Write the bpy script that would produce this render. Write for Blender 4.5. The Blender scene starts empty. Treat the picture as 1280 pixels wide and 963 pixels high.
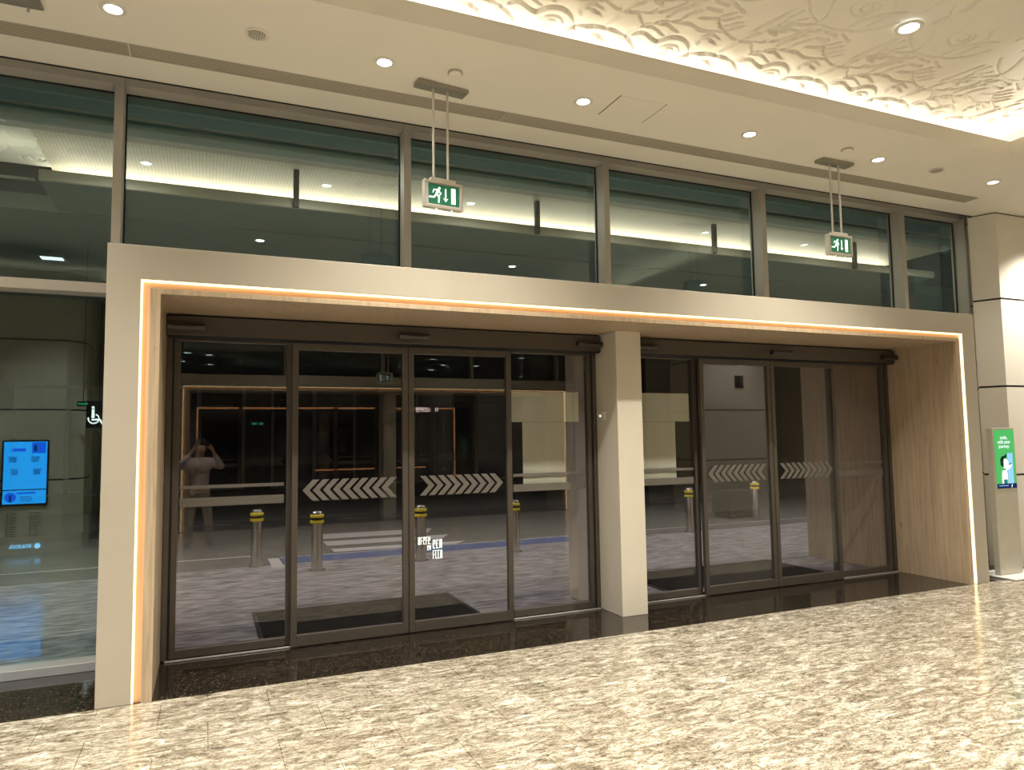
import bpy, bmesh, math, random
import numpy as np
from mathutils import Vector, Matrix
random.seed(7)
SC = bpy.context.scene
COL = SC.collection
PI = math.pi
W = 8.54            # entrance width
YO = -7.74          # front plane of the entrance across the hall

# ------------------------------------------------------------------ materials
def new_mat(name):
    m = bpy.data.materials.new(name); m.use_nodes = True
    nt = m.node_tree; nt.nodes.clear()
    out = nt.nodes.new('ShaderNodeOutputMaterial')
    return m, nt, out

def N(nt, typ, **kw):
    n = nt.nodes.new(typ)
    for k, v in kw.items():
        if hasattr(n, k): setattr(n, k, v)
        else: n.inputs[k.replace('_', ' ')].default_value = v
    return n

def pm(name, col, rough=.5, metal=0., spec=.5, var=.04, scale=6., bump=0., bscale=60., stretch=(1, 1, 1), emit=None, es=0., coat=0.):
    m, nt, out = new_mat(name)
    b = N(nt, 'ShaderNodeBsdfPrincipled')
    nt.links.new(b.outputs[0], out.inputs[0])
    b.inputs['Roughness'].default_value = rough; b.inputs['Metallic'].default_value = metal
    b.inputs['Specular IOR Level'].default_value = spec; b.inputs['Coat Weight'].default_value = coat
    tc = N(nt, 'ShaderNodeTexCoord'); mp = N(nt, 'ShaderNodeMapping'); mp.inputs['Scale'].default_value = stretch
    nt.links.new(tc.outputs['Object'], mp.inputs[0])
    nz = N(nt, 'ShaderNodeTexNoise', Scale=scale, Detail=5.)
    nt.links.new(mp.outputs[0], nz.inputs['Vector'])
    r = N(nt, 'ShaderNodeValToRGB')
    lo = [max(0, c * (1 - var)) for c in col]; hi = [c * (1 + var) for c in col]
    r.color_ramp.elements[0].position = .3; r.color_ramp.elements[1].position = .7
    r.color_ramp.elements[0].color = (*lo, 1); r.color_ramp.elements[1].color = (*hi, 1)
    nt.links.new(nz.outputs[0], r.inputs[0]); nt.links.new(r.outputs[0], b.inputs['Base Color'])
    if bump:
        n2 = N(nt, 'ShaderNodeTexNoise', Scale=bscale, Detail=3.)
        nt.links.new(mp.outputs[0], n2.inputs['Vector'])
        bp = N(nt, 'ShaderNodeBump', Strength=bump, Distance=.01)
        nt.links.new(n2.outputs[0], bp.inputs['Height']); nt.links.new(bp.outputs[0], b.inputs['Normal'])
    if emit:
        b.inputs['Emission Color'].default_value = (*emit, 1); b.inputs['Emission Strength'].default_value = es
    return m

def em(name, col, s):
    m, nt, out = new_mat(name)
    e = N(nt, 'ShaderNodeEmission'); e.inputs[0].default_value = (*col, 1); e.inputs[1].default_value = s
    nt.links.new(e.outputs[0], out.inputs[0]); return m

def glass(name, tint, gain=1.0, refl=(1, 1, 1), ior=1.5):
    m, nt, out = new_mat(name)
    t = N(nt, 'ShaderNodeBsdfTransparent'); t.inputs[0].default_value = (*tint, 1)
    g = N(nt, 'ShaderNodeBsdfGlossy'); g.inputs['Roughness'].default_value = 0.0
    g.inputs['Color'].default_value = (*refl, 1)
    geo = N(nt, 'ShaderNodeNewGeometry')
    mix = N(nt, 'ShaderNodeMix'); mix.inputs[2].default_value = ior; mix.inputs[3].default_value = 1 / ior
    nt.links.new(geo.outputs['Backfacing'], mix.inputs[0])
    f = N(nt, 'ShaderNodeFresnel'); nt.links.new(mix.outputs[0], f.inputs[0])
    ml = N(nt, 'ShaderNodeMath', operation='MULTIPLY', use_clamp=True); ml.inputs[1].default_value = gain
    nt.links.new(f.outputs[0], ml.inputs[0])
    mx = N(nt, 'ShaderNodeMixShader')
    nt.links.new(ml.outputs[0], mx.inputs[0]); nt.links.new(t.outputs[0], mx.inputs[1]); nt.links.new(g.outputs[0], mx.inputs[2])
    nt.links.new(mx.outputs[0], out.inputs[0]); return m

def ramp(nt, stops):
    r = N(nt, 'ShaderNodeValToRGB'); cr = r.color_ramp
    while len(cr.elements) < len(stops): cr.elements.new(.5)
    for e, (p, c) in zip(cr.elements, stops): e.position = p; e.color = (*c, 1)
    return r

def marble(name):
    m, nt, out = new_mat(name); L = nt.links.new
    b = N(nt, 'ShaderNodeBsdfPrincipled'); L(b.outputs[0], out.inputs[0])
    b.inputs['Roughness'].default_value = .16; b.inputs['Specular IOR Level'].default_value = .55
    tc = N(nt, 'ShaderNodeTexCoord')
    def nz(sc, stretch, det=6., dist=0., rough=.6, off=(0, 0, 0)):
        mp = N(nt, 'ShaderNodeMapping'); mp.inputs['Scale'].default_value = stretch; mp.inputs['Location'].default_value = off
        mp.inputs['Rotation'].default_value = (0, 0, -.25)
        L(tc.outputs['Object'], mp.inputs[0])
        n = N(nt, 'ShaderNodeTexNoise', Scale=sc, Detail=det, Distortion=dist, Roughness=rough)
        L(mp.outputs[0], n.inputs['Vector']); return n
    n1 = nz(5.0, (1, 2.6, 1), 8., 1.4, .66)
    r1 = ramp(nt, [(.30, (.17, .14, .10)), (.42, (.31, .27, .205)), (.52, (.48, .435, .35)), (.61, (.68, .64, .55)), (.69, (.90, .88, .81))])
    L(n1.outputs[0], r1.inputs[0])
    n2 = nz(26., (1, 2.4, 1), 8., 1.4, .78, (3, 1, 0))
    r2 = ramp(nt, [(.36, (.10, .085, .065)), (.44, (.50, .45, .36)), (.50, (1, 1, 1))])
    L(n2.outputs[0], r2.inputs[0])
    mu = N(nt, 'ShaderNodeMix', data_type='RGBA', blend_type='MULTIPLY'); mu.inputs[0].default_value = .9
    L(r1.outputs[0], mu.inputs[6]); L(r2.outputs[0], mu.inputs[7])
    n3 = nz(4.2, (1, 2.8, 1), 6., 2.4, .62, (7, 4, 0))
    r3 = ramp(nt, [(.470, (1, 1, 1)), (.493, (.36, .32, .26)), (.507, (.36, .32, .26)), (.53, (1, 1, 1))])
    L(n3.outputs[0], r3.inputs[0])
    mv = N(nt, 'ShaderNodeMix', data_type='RGBA', blend_type='MULTIPLY'); mv.inputs[0].default_value = .7
    L(mu.outputs[2], mv.inputs[6]); L(r3.outputs[0], mv.inputs[7])
    br = N(nt, 'ShaderNodeTexBrick', offset=.43, offset_frequency=2)
    br.inputs['Scale'].default_value = 1.0; br.inputs['Mortar Size'].default_value = .0022
    br.inputs['Brick Width'].default_value = .63; br.inputs['Row Height'].default_value = .42; br.inputs['Mortar Smooth'].default_value = .2
    br.inputs['Color1'].default_value = (1, 1, 1, 1); br.inputs['Color2'].default_value = (.93, .92, .9, 1); br.inputs['Mortar'].default_value = (.28, .24, .18, 1)
    L(tc.outputs['Object'], br.inputs['Vector'])
    mb = N(nt, 'ShaderNodeMix', data_type='RGBA', blend_type='MULTIPLY'); mb.inputs[0].default_value = .85
    L(mv.outputs[2], mb.inputs[6]); L(br.outputs['Color'], mb.inputs[7])
    L(mb.outputs[2], b.inputs['Base Color'])
    return m

def granite(name):
    m, nt, out = new_mat(name); L = nt.links.new
    b = N(nt, 'ShaderNodeBsdfPrincipled'); L(b.outputs[0], out.inputs[0])
    b.inputs['Roughness'].default_value = .07; b.inputs['Specular IOR Level'].default_value = .5
    tc = N(nt, 'ShaderNodeTexCoord'); n = N(nt, 'ShaderNodeTexNoise', Scale=70., Detail=4.)
    L(tc.outputs['Object'], n.inputs['Vector'])
    r = ramp(nt, [(.4, (.006, .005, .004)), (.58, (.026, .020, .014)), (.72, (.16, .12, .08))]); L(n.outputs[0], r.inputs[0])
    br = N(nt, 'ShaderNodeTexBrick', offset=0.); br.inputs['Scale'].default_value = 1.
    br.inputs['Mortar Size'].default_value = .0022; br.inputs['Brick Width'].default_value = 1.3; br.inputs['Row Height'].default_value = .48
    br.inputs['Color1'].default_value = br.inputs['Color2'].default_value = (1, 1, 1, 1); br.inputs['Mortar'].default_value = (2.6, 2.4, 2.1, 1)
    L(tc.outputs['Object'], br.inputs['Vector'])
    mu = N(nt, 'ShaderNodeMix', data_type='RGBA', blend_type='MULTIPLY'); mu.inputs[0].default_value = 1.
    L(r.outputs[0], mu.inputs[6]); L(br.outputs['Color'], mu.inputs[7]); L(mu.outputs[2], b.inputs['Base Color'])
    return m

def oak(name, col):
    m, nt, out = new_mat(name); L = nt.links.new
    b = N(nt, 'ShaderNodeBsdfPrincipled'); L(b.outputs[0], out.inputs[0]); b.inputs['Roughness'].default_value = .42
    tc = N(nt, 'ShaderNodeTexCoord'); mp = N(nt, 'ShaderNodeMapping'); mp.inputs['Scale'].default_value = (14, 14, .7)
    L(tc.outputs['Object'], mp.inputs[0])
    n = N(nt, 'ShaderNodeTexNoise', Scale=2.2, Detail=7., Distortion=.6, Roughness=.65); L(mp.outputs[0], n.inputs['Vector'])
    c = col
    r = ramp(nt, [(.3, tuple(x * .70 for x in c)), (.5, c), (.72, tuple(min(1, x * 1.18) for x in c))]); L(n.outputs[0], r.inputs[0])
    mp2 = N(nt, 'ShaderNodeMapping'); mp2.inputs['Scale'].default_value = (5, 5, 2.)
    L(tc.outputs['Object'], mp2.inputs[0])
    k = N(nt, 'ShaderNodeTexNoise', Scale=2.6, Detail=2.); L(mp2.outputs[0], k.inputs['Vector'])
    r2 = ramp(nt, [(.70, (1, 1, 1)), (.78, (.55, .45, .35))]); L(k.outputs[0], r2.inputs[0])
    mu = N(nt, 'ShaderNodeMix', data_type='RGBA', blend_type='MULTIPLY'); mu.inputs[0].default_value = .6
    L(r.outputs[0], mu.inputs[6]); L(r2.outputs[0], mu.inputs[7]); L(mu.outputs[2], b.inputs['Base Color'])
    return m

def mesh_grille(name, c1, c2, period):
    """fine parallel slots along X (lines repeat along Y)"""
    m, nt, out = new_mat(name); L = nt.links.new
    b = N(nt, 'ShaderNodeBsdfPrincipled'); L(b.outputs[0], out.inputs[0]); b.inputs['Roughness'].default_value = .5
    tc = N(nt, 'ShaderNodeTexCoord'); sx = N(nt, 'ShaderNodeSeparateXYZ'); L(tc.outputs['Object'], sx.inputs[0])
    md = N(nt, 'ShaderNodeMath', operation='PINGPONG'); md.inputs[1].default_value = period / 2; L(sx.outputs['Y'], md.inputs[0])
    gt = N(nt, 'ShaderNodeMath', operation='GREATER_THAN'); gt.inputs[1].default_value = period / 4; L(md.outputs[0], gt.inputs[0])
    mx = N(nt, 'ShaderNodeMix', data_type='RGBA'); mx.inputs[6].default_value = (*c1, 1); mx.inputs[7].default_value = (*c2, 1)
    L(gt.outputs[0], mx.inputs[0]); L(mx.outputs[2], b.inputs['Base Color']); return m

M = {}
M['ceil'] = pm('ceiling_paint', (.87, .825, .73), .75, var=.015, scale=1.2)
M['plaster'] = pm('relief_plaster', (.86, .82, .73), .7, var=.015, scale=3.)
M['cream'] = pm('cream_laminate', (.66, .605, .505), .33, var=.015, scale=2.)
M['surround'] = pm('cream_laminate_dimmed', (.435, .393, .318), .33, var=.015, scale=2.)  # darker copy of cream; lighting difference from the post put into colour
M['clad'] = pm('cladding_panel', (.73, .69, .61), .42, var=.02, scale=2.)
M['joint'] = pm('dark_joint', (.012, .009, .007), .8)
M['marble'] = marble('cream_marble')
M['granite'] = granite('black_granite')
M['oak'] = oak('light_oak', (.46, .355, .24))
M['led'] = em('warm_led', (1., .72, .37), 2.7)
M['slot'] = pm('led_slot_glow', (.80, .50, .30), .6)  # white slot, with the orange glow of the led put into its colour
M['alu'] = pm('taupe_aluminium', (.45, .415, .36), .6, metal=0., var=.03, scale=3., stretch=(1, 1, 1))
M['gasket'] = pm('black_gasket', (.008, .008, .008), .6)
M['bronze'] = pm('bronze_anodised', (.098, .082, .067), .40, metal=.35, var=.06, scale=5.)
M['darkbronze'] = pm('dark_sensor_plastic', (.030, .024, .019), .35)
M['sill'] = pm('sill_metal', (.55, .54, .50), .35, metal=.5)
M['doorglass'] = glass('door_glass', (.88, .87, .855), 1.45)
M['winglass'] = glass('clerestory_glass', (.78, .86, .84), 1.5, (.88, 1., .96))
M['decal'] = pm('frosted_decal', (.135, .120, .103), .7)
M['paper'] = pm('paper_back', (.82, .86, .76), .8, var=.03, scale=3.)
M['trimw'] = pm('lamp_trim', (.78, .74, .66), .4)
M['lamp'] = em('lamp_white', (.88, .94, 1.), 12.)
M['lampext'] = em('street_lamp_white', (.75, .95, 1.), 2.)
M['grille'] = mesh_grille('linear_grille', (.60, .53, .42), (.17, .145, .11), .02)
M['steel'] = pm('brushed_steel', (.50, .47, .44), .27, metal=.95, var=.06, scale=30., stretch=(1, 1, .1))
M['nickel'] = pm('satin_nickel', (.62, .58, .52), .35, metal=.55, var=.04)
M['plate'] = pm('grey_steel_plate', (.34, .31, .26), .4, metal=.5)
M['green'] = pm('exit_green', (.013, .16, .085), .35, emit=(.015, .22, .11), es=.12)
M['picto'] = pm('picto_white', (.9, .95, .9), .4, emit=(.85, 1., .9), es=.75)
M['hallgreen'] = em('exit_green_lit', (.05, .6, .25), 2.5)
M['black'] = pm('black_plastic', (.012, .012, .013), .35)
M['matblk'] = pm('black_mat', (.016, .016, .015), 1., spec=.05, bump=.2, bscale=300.)
M['yellow'] = pm('yellow_band', (.78, .62, .03), .45)
M['pave'] = pm('grey_pavement', (.205, .192, .195), .45, var=.75, scale=5., stretch=(1, 3.5, 1), bump=.05)
M['asphalt'] = pm('asphalt', (.07, .07, .06), .85, var=.25, scale=40.)
M['blue'] = pm('blue_paint', (.030, .060, .165), .6, var=.1)
M['roadwhite'] = pm('road_white', (.36, .345, .325), .7, var=.12, scale=20.)
M['darkwall'] = pm('dark_facade', (.035, .032, .027), .7, var=.2)
M['darkwin'] = pm('dark_window', (.008, .009, .012), .1)
M['canopy'] = pm('canopy_panel', (.40, .38, .33), .6, var=.05)
M['canopydk'] = pm('canopy_dark_beam', (.20, .27, .265), .6, var=.05)
M['tile'] = None
M['kiosk'] = pm('kiosk_grey', (.52, .49, .41), .38, metal=.2)
M['white'] = pm('white_metal', (.80, .79, .75), .35)
M['kgreen'] = em('screen_green', (.09, .50, .13), .95)
M['kblue'] = em('screen_light_blue', (.30, .60, .86), 1.05)
M['knavy'] = em('screen_navy', (.012, .025, .10), .9)
M['kwhite'] = em('screen_white', (.92, .95, .95), 1.05)
M['kblack'] = em('screen_black', (.015, .035, .025), .8)
M['kteal'] = em('screen_teal', (.03, .22, .20), .9)
M['sblue'] = em('display_blue', (.02, .36, 1.), 7.)
M['sblue2'] = em('display_deep_blue', (.01, .12, .9), 6.)
M['sdark'] = em('display_navy', (.01, .06, .35), 3.)
M['logo'] = em('logo_blue_white', (.25, .6, 1.), 8.)
M['wclit'] = em('sign_white_lit', (1., 1., 1.), 9.)
M['neon'] = em('sign_pink_white', (1., .80, .80), 8.)
M['neonorange'] = em('outline_orange', (1., .42, .16), 1.8)
def purple():
    m, nt, out = new_mat('purple_screen'); L = nt.links.new
    e = N(nt, 'ShaderNodeEmission'); e.inputs[1].default_value = 3.; L(e.outputs[0], out.inputs[0])
    tc = N(nt, 'ShaderNodeTexCoord'); mp = N(nt, 'ShaderNodeMapping'); mp.inputs['Scale'].default_value = (14, 1, 9); L(tc.outputs['Object'], mp.inputs[0])
    n = N(nt, 'ShaderNodeTexNoise', Scale=1.4, Detail=3.); L(mp.outputs[0], n.inputs['Vector'])
    r = ramp(nt, [(.42, (.012, .010, .05)), (.58, (.22, .20, .85)), (.7, (.6, .6, 1.))]); L(n.outputs[0], r.inputs[0]); L(r.outputs[0], e.inputs[0]); return m
M['purple'] = purple()
M['amber'] = em('amber_lamp', (1., .45, .05), 5.)
M['skin'] = pm('skin', (.36, .21, .14), .55)
M['hair'] = pm('hair', (.015, .011, .009), .6)
M['shirt'] = pm('mauve_shirt', (.42, .34, .33), .85, bump=.1)
M['trousers'] = pm('khaki_trousers', (.22, .185, .145), .85)
M['shoe'] = pm('dark_shoe', (.02, .018, .016), .5)

def tile_mat():
    m, nt, out = new_mat('canopy_mosaic'); L = nt.links.new
    b = N(nt, 'ShaderNodeBsdfPrincipled'); L(b.outputs[0], out.inputs[0]); b.inputs['Roughness'].default_value = .5
    tc = N(nt, 'ShaderNodeTexCoord'); br = N(nt, 'ShaderNodeTexBrick', offset=0.)
    br.inputs['Scale'].default_value = 1.; br.inputs['Mortar Size'].default_value = .004; br.inputs['Brick Width'].default_value = .035; br.inputs['Row Height'].default_value = .035
    br.inputs['Color1'].default_value = (.66, .59, .48, 1); br.inputs['Color2'].default_value = (.74, .68, .57, 1); br.inputs['Mortar'].default_value = (.50, .44, .35, 1)
    L(tc.outputs['Object'], br.inputs['Vector']); L(br.outputs['Color'], b.inputs['Base Color']); return m
M['tile'] = tile_mat()

# ------------------------------------------------------------------ mesh helpers
class MB:
    def __init__(s): s.v = []; s.f = []; s.m = []
    def add(s, v, f, mi=0):
        o = len(s.v); s.v += [tuple(map(float, q)) for q in v]; s.f += [tuple(i + o for i in q) for q in f]; s.m += [mi] * len(f); return s
    def box(s, x0, x1, y0, y1, z0, z1, mi=0):
        v = [(x0, y0, z0), (x1, y0, z0), (x1, y1, z0), (x0, y1, z0), (x0, y0, z1), (x1, y0, z1), (x1, y1, z1), (x0, y1, z1)]
        return s.add(v, [(0, 3, 2, 1), (4, 5, 6, 7), (0, 1, 5, 4), (1, 2, 6, 5), (2, 3, 7, 6), (3, 0, 4, 7)], mi)
    def rbox(s, x0, x1, y0, y1, z0, z1, r=.004, mi=0):
        """box with chamfered edges"""
        bm = bmesh.new(); bmesh.ops.create_cube(bm, size=1.)
        for v in bm.verts:
            v.co = Vector(((x0 + x1) / 2 + v.co.x * (x1 - x0), (y0 + y1) / 2 + v.co.y * (y1 - y0), (z0 + z1) / 2 + v.co.z * (z1 - z0)))
        r = min(r, .45 * min(x1 - x0, y1 - y0, z1 - z0))
        bmesh.ops.bevel(bm, geom=list(bm.edges), offset=r, segments=2, affect='EDGES', profile=.5)
        bm.verts.index_update()
        s.add([v.co[:] for v in bm.verts], [[v.index for v in f.verts] for f in bm.faces], mi); bm.free(); return s
    def lathe(s, prof, cx, cy, z0=0., n=32, mi=0, axis='z'):
        v = []; f = []
        for (r, z) in prof:
            for k in range(n):
                a = 2 * PI * k / n; c, d = r * math.cos(a), r * math.sin(a)
                v.append((cx + c, cy + d, z0 + z) if axis == 'z' else ((cx + c, z0 + z, cy + d) if axis == 'y' else (z0 + z, cx + c, cy + d)))
        for i in range(len(prof) - 1):
            for k in range(n):
                a, b = i * n + k, i * n + (k + 1) % n
                f.append((a, b, b + n, a + n))
        f.append(tuple(range(n - 1, -1, -1))); f.append(tuple(range((len(prof) - 1) * n, len(prof) * n)))
        return s.add(v, f, mi)
    def rod(s, p0, p1, r, n=12, mi=0):
        p0, p1 = Vector(p0), Vector(p1); d = (p1 - p0).normalized()
        u = d.orthogonal().normalized(); w = d.cross(u); v = []
        for p in (p0, p1):
            for k in range(n):
                a = 2 * PI * k / n; v.append(p + r * (math.cos(a) * u + math.sin(a) * w))
        f = [(k, (k + 1) % n, n + (k + 1) % n, n + k) for k in range(n)] + [tuple(range(n - 1, -1, -1)), tuple(range(n, 2 * n))]
        return s.add(v, f, mi)
    def prism(s, poly, lo, hi, axis='y', mi=0):
        """extrude a 2D polygon; axis y: poly in (x,z); z: (x,y); x: (y,z)"""
        n = len(poly)
        def P(a, b, t): return (a, t, b) if axis == 'y' else ((a, b, t) if axis == 'z' else (t, a, b))
        v = [P(a, b, lo) for a, b in poly] + [P(a, b, hi) for a, b in poly]
        f = [(k, (k + 1) % n, n + (k + 1) % n, n + k) for k in range(n)] + [tuple(range(n - 1, -1, -1)), tuple(range(n, 2 * n))]
        return s.add(v, f, mi)

WL = {}
def props(o, label=None, cat=None, group=None, kind=None):
    if label: o['label'] = label
    if cat: o['category'] = cat
    if group: o['group'] = group
    if kind: o['kind'] = kind
    return o

def thing(name, loc, label, cat, group=None, kind=None):
    o = bpy.data.objects.new(name, None); COL.objects.link(o); o.location = loc; o.empty_display_size = .1
    WL[o] = Vector(loc); return props(o, label, cat, group, kind)

def obj(name, mb, mats, parent=None, label=None, cat=None, group=None, kind=None, smooth=False):
    me = bpy.data.meshes.new(name)
    V = np.array(mb.v)
    if parent is not None: org = WL[parent]
    else: org = Vector(((V[:, 0].min() + V[:, 0].max()) / 2, (V[:, 1].min() + V[:, 1].max()) / 2, V[:, 2].min()))
    me.from_pydata([(a - org.x, b - org.y, c - org.z) for a, b, c in mb.v], [], mb.f)
    for m in (mats if isinstance(mats, (list, tuple)) else [mats]): me.materials.append(M[m] if isinstance(m, str) else m)
    me.polygons.foreach_set('material_index', mb.m)
    bm = bmesh.new(); bm.from_mesh(me); bmesh.ops.recalc_face_normals(bm, faces=bm.faces); bm.to_mesh(me); bm.free()
    if smooth:
        me.polygons.foreach_set('use_smooth', [True] * len(me.polygons))
        try: me.set_sharp_from_angle(angle=math.radians(35))
        except Exception: pass
    o = bpy.data.objects.new(name, me); COL.objects.link(o)
    if parent is not None: o.parent = parent
    else: o.location = org
    WL[o] = Vector(org)
    return props(o, label, cat, group, kind)

def children(o): return [c for c in bpy.data.objects if c.parent == o]
KIDS = {}
def copy_tree(o, parent=None):
    c = o.copy(); COL.objects.link(c)
    if parent is not None: c.parent = parent
    for ch in children(o): copy_tree(ch, c)
    return c

def text(name, s, size, mat, parent, loc, rot=(PI / 2, 0, 0), align='CENTER', flipx=False, sx=1., depth=.001):
    cu = bpy.data.curves.new('tmp', 'FONT'); cu.body = s; cu.size = size; cu.align_x = align; cu.align_y = 'CENTER'; cu.extrude = depth
    t = bpy.data.objects.new('tmp', cu); COL.objects.link(t)
    dg = bpy.context.evaluated_depsgraph_get(); dg.update()
    me = bpy.data.meshes.new_from_object(t.evaluated_get(dg)); bpy.data.objects.remove(t); bpy.data.curves.remove(cu)
    me.materials.clear(); me.materials.append(M[mat])
    from mathutils import Euler
    mt = Matrix.Translation(Vector(loc) - WL[parent]) @ Euler(rot).to_matrix().to_4x4() @ Matrix.Diagonal((sx * (-1 if flipx else 1), 1, 1, 1))
    me.transform(mt)
    o = bpy.data.objects.new(name, me); COL.objects.link(o); o.parent = parent; WL[o] = WL[parent]; return o
CAMX, CAMY, CAMZ = .612, -5.2375, 1.65
def fx(x, y, y0=.88): return CAMX + (x - CAMX) * (y - CAMY) / (y0 - CAMY)
def fz(z, y, y0=.88): return CAMZ + (z - CAMZ) * (y - CAMY) / (y0 - CAMY)
XL, XR = -7.0, 14.6     # hall side walls
ZS, ZR = 4.40, 4.85     # soffit, relief ceiling

# ------------------------------------------------------------------ floors
obj('floor', MB().box(XL, XR, YO, 0, -.12, 0), 'marble', label='cream and grey veined marble hall floor', cat='floor', kind='structure')
obj('floor_threshold', MB().box(XL, XR, .0005, 1.02, -.12, 0), 'granite', label='polished black granite strip at the foot of the doors', cat='floor', kind='structure')

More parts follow.
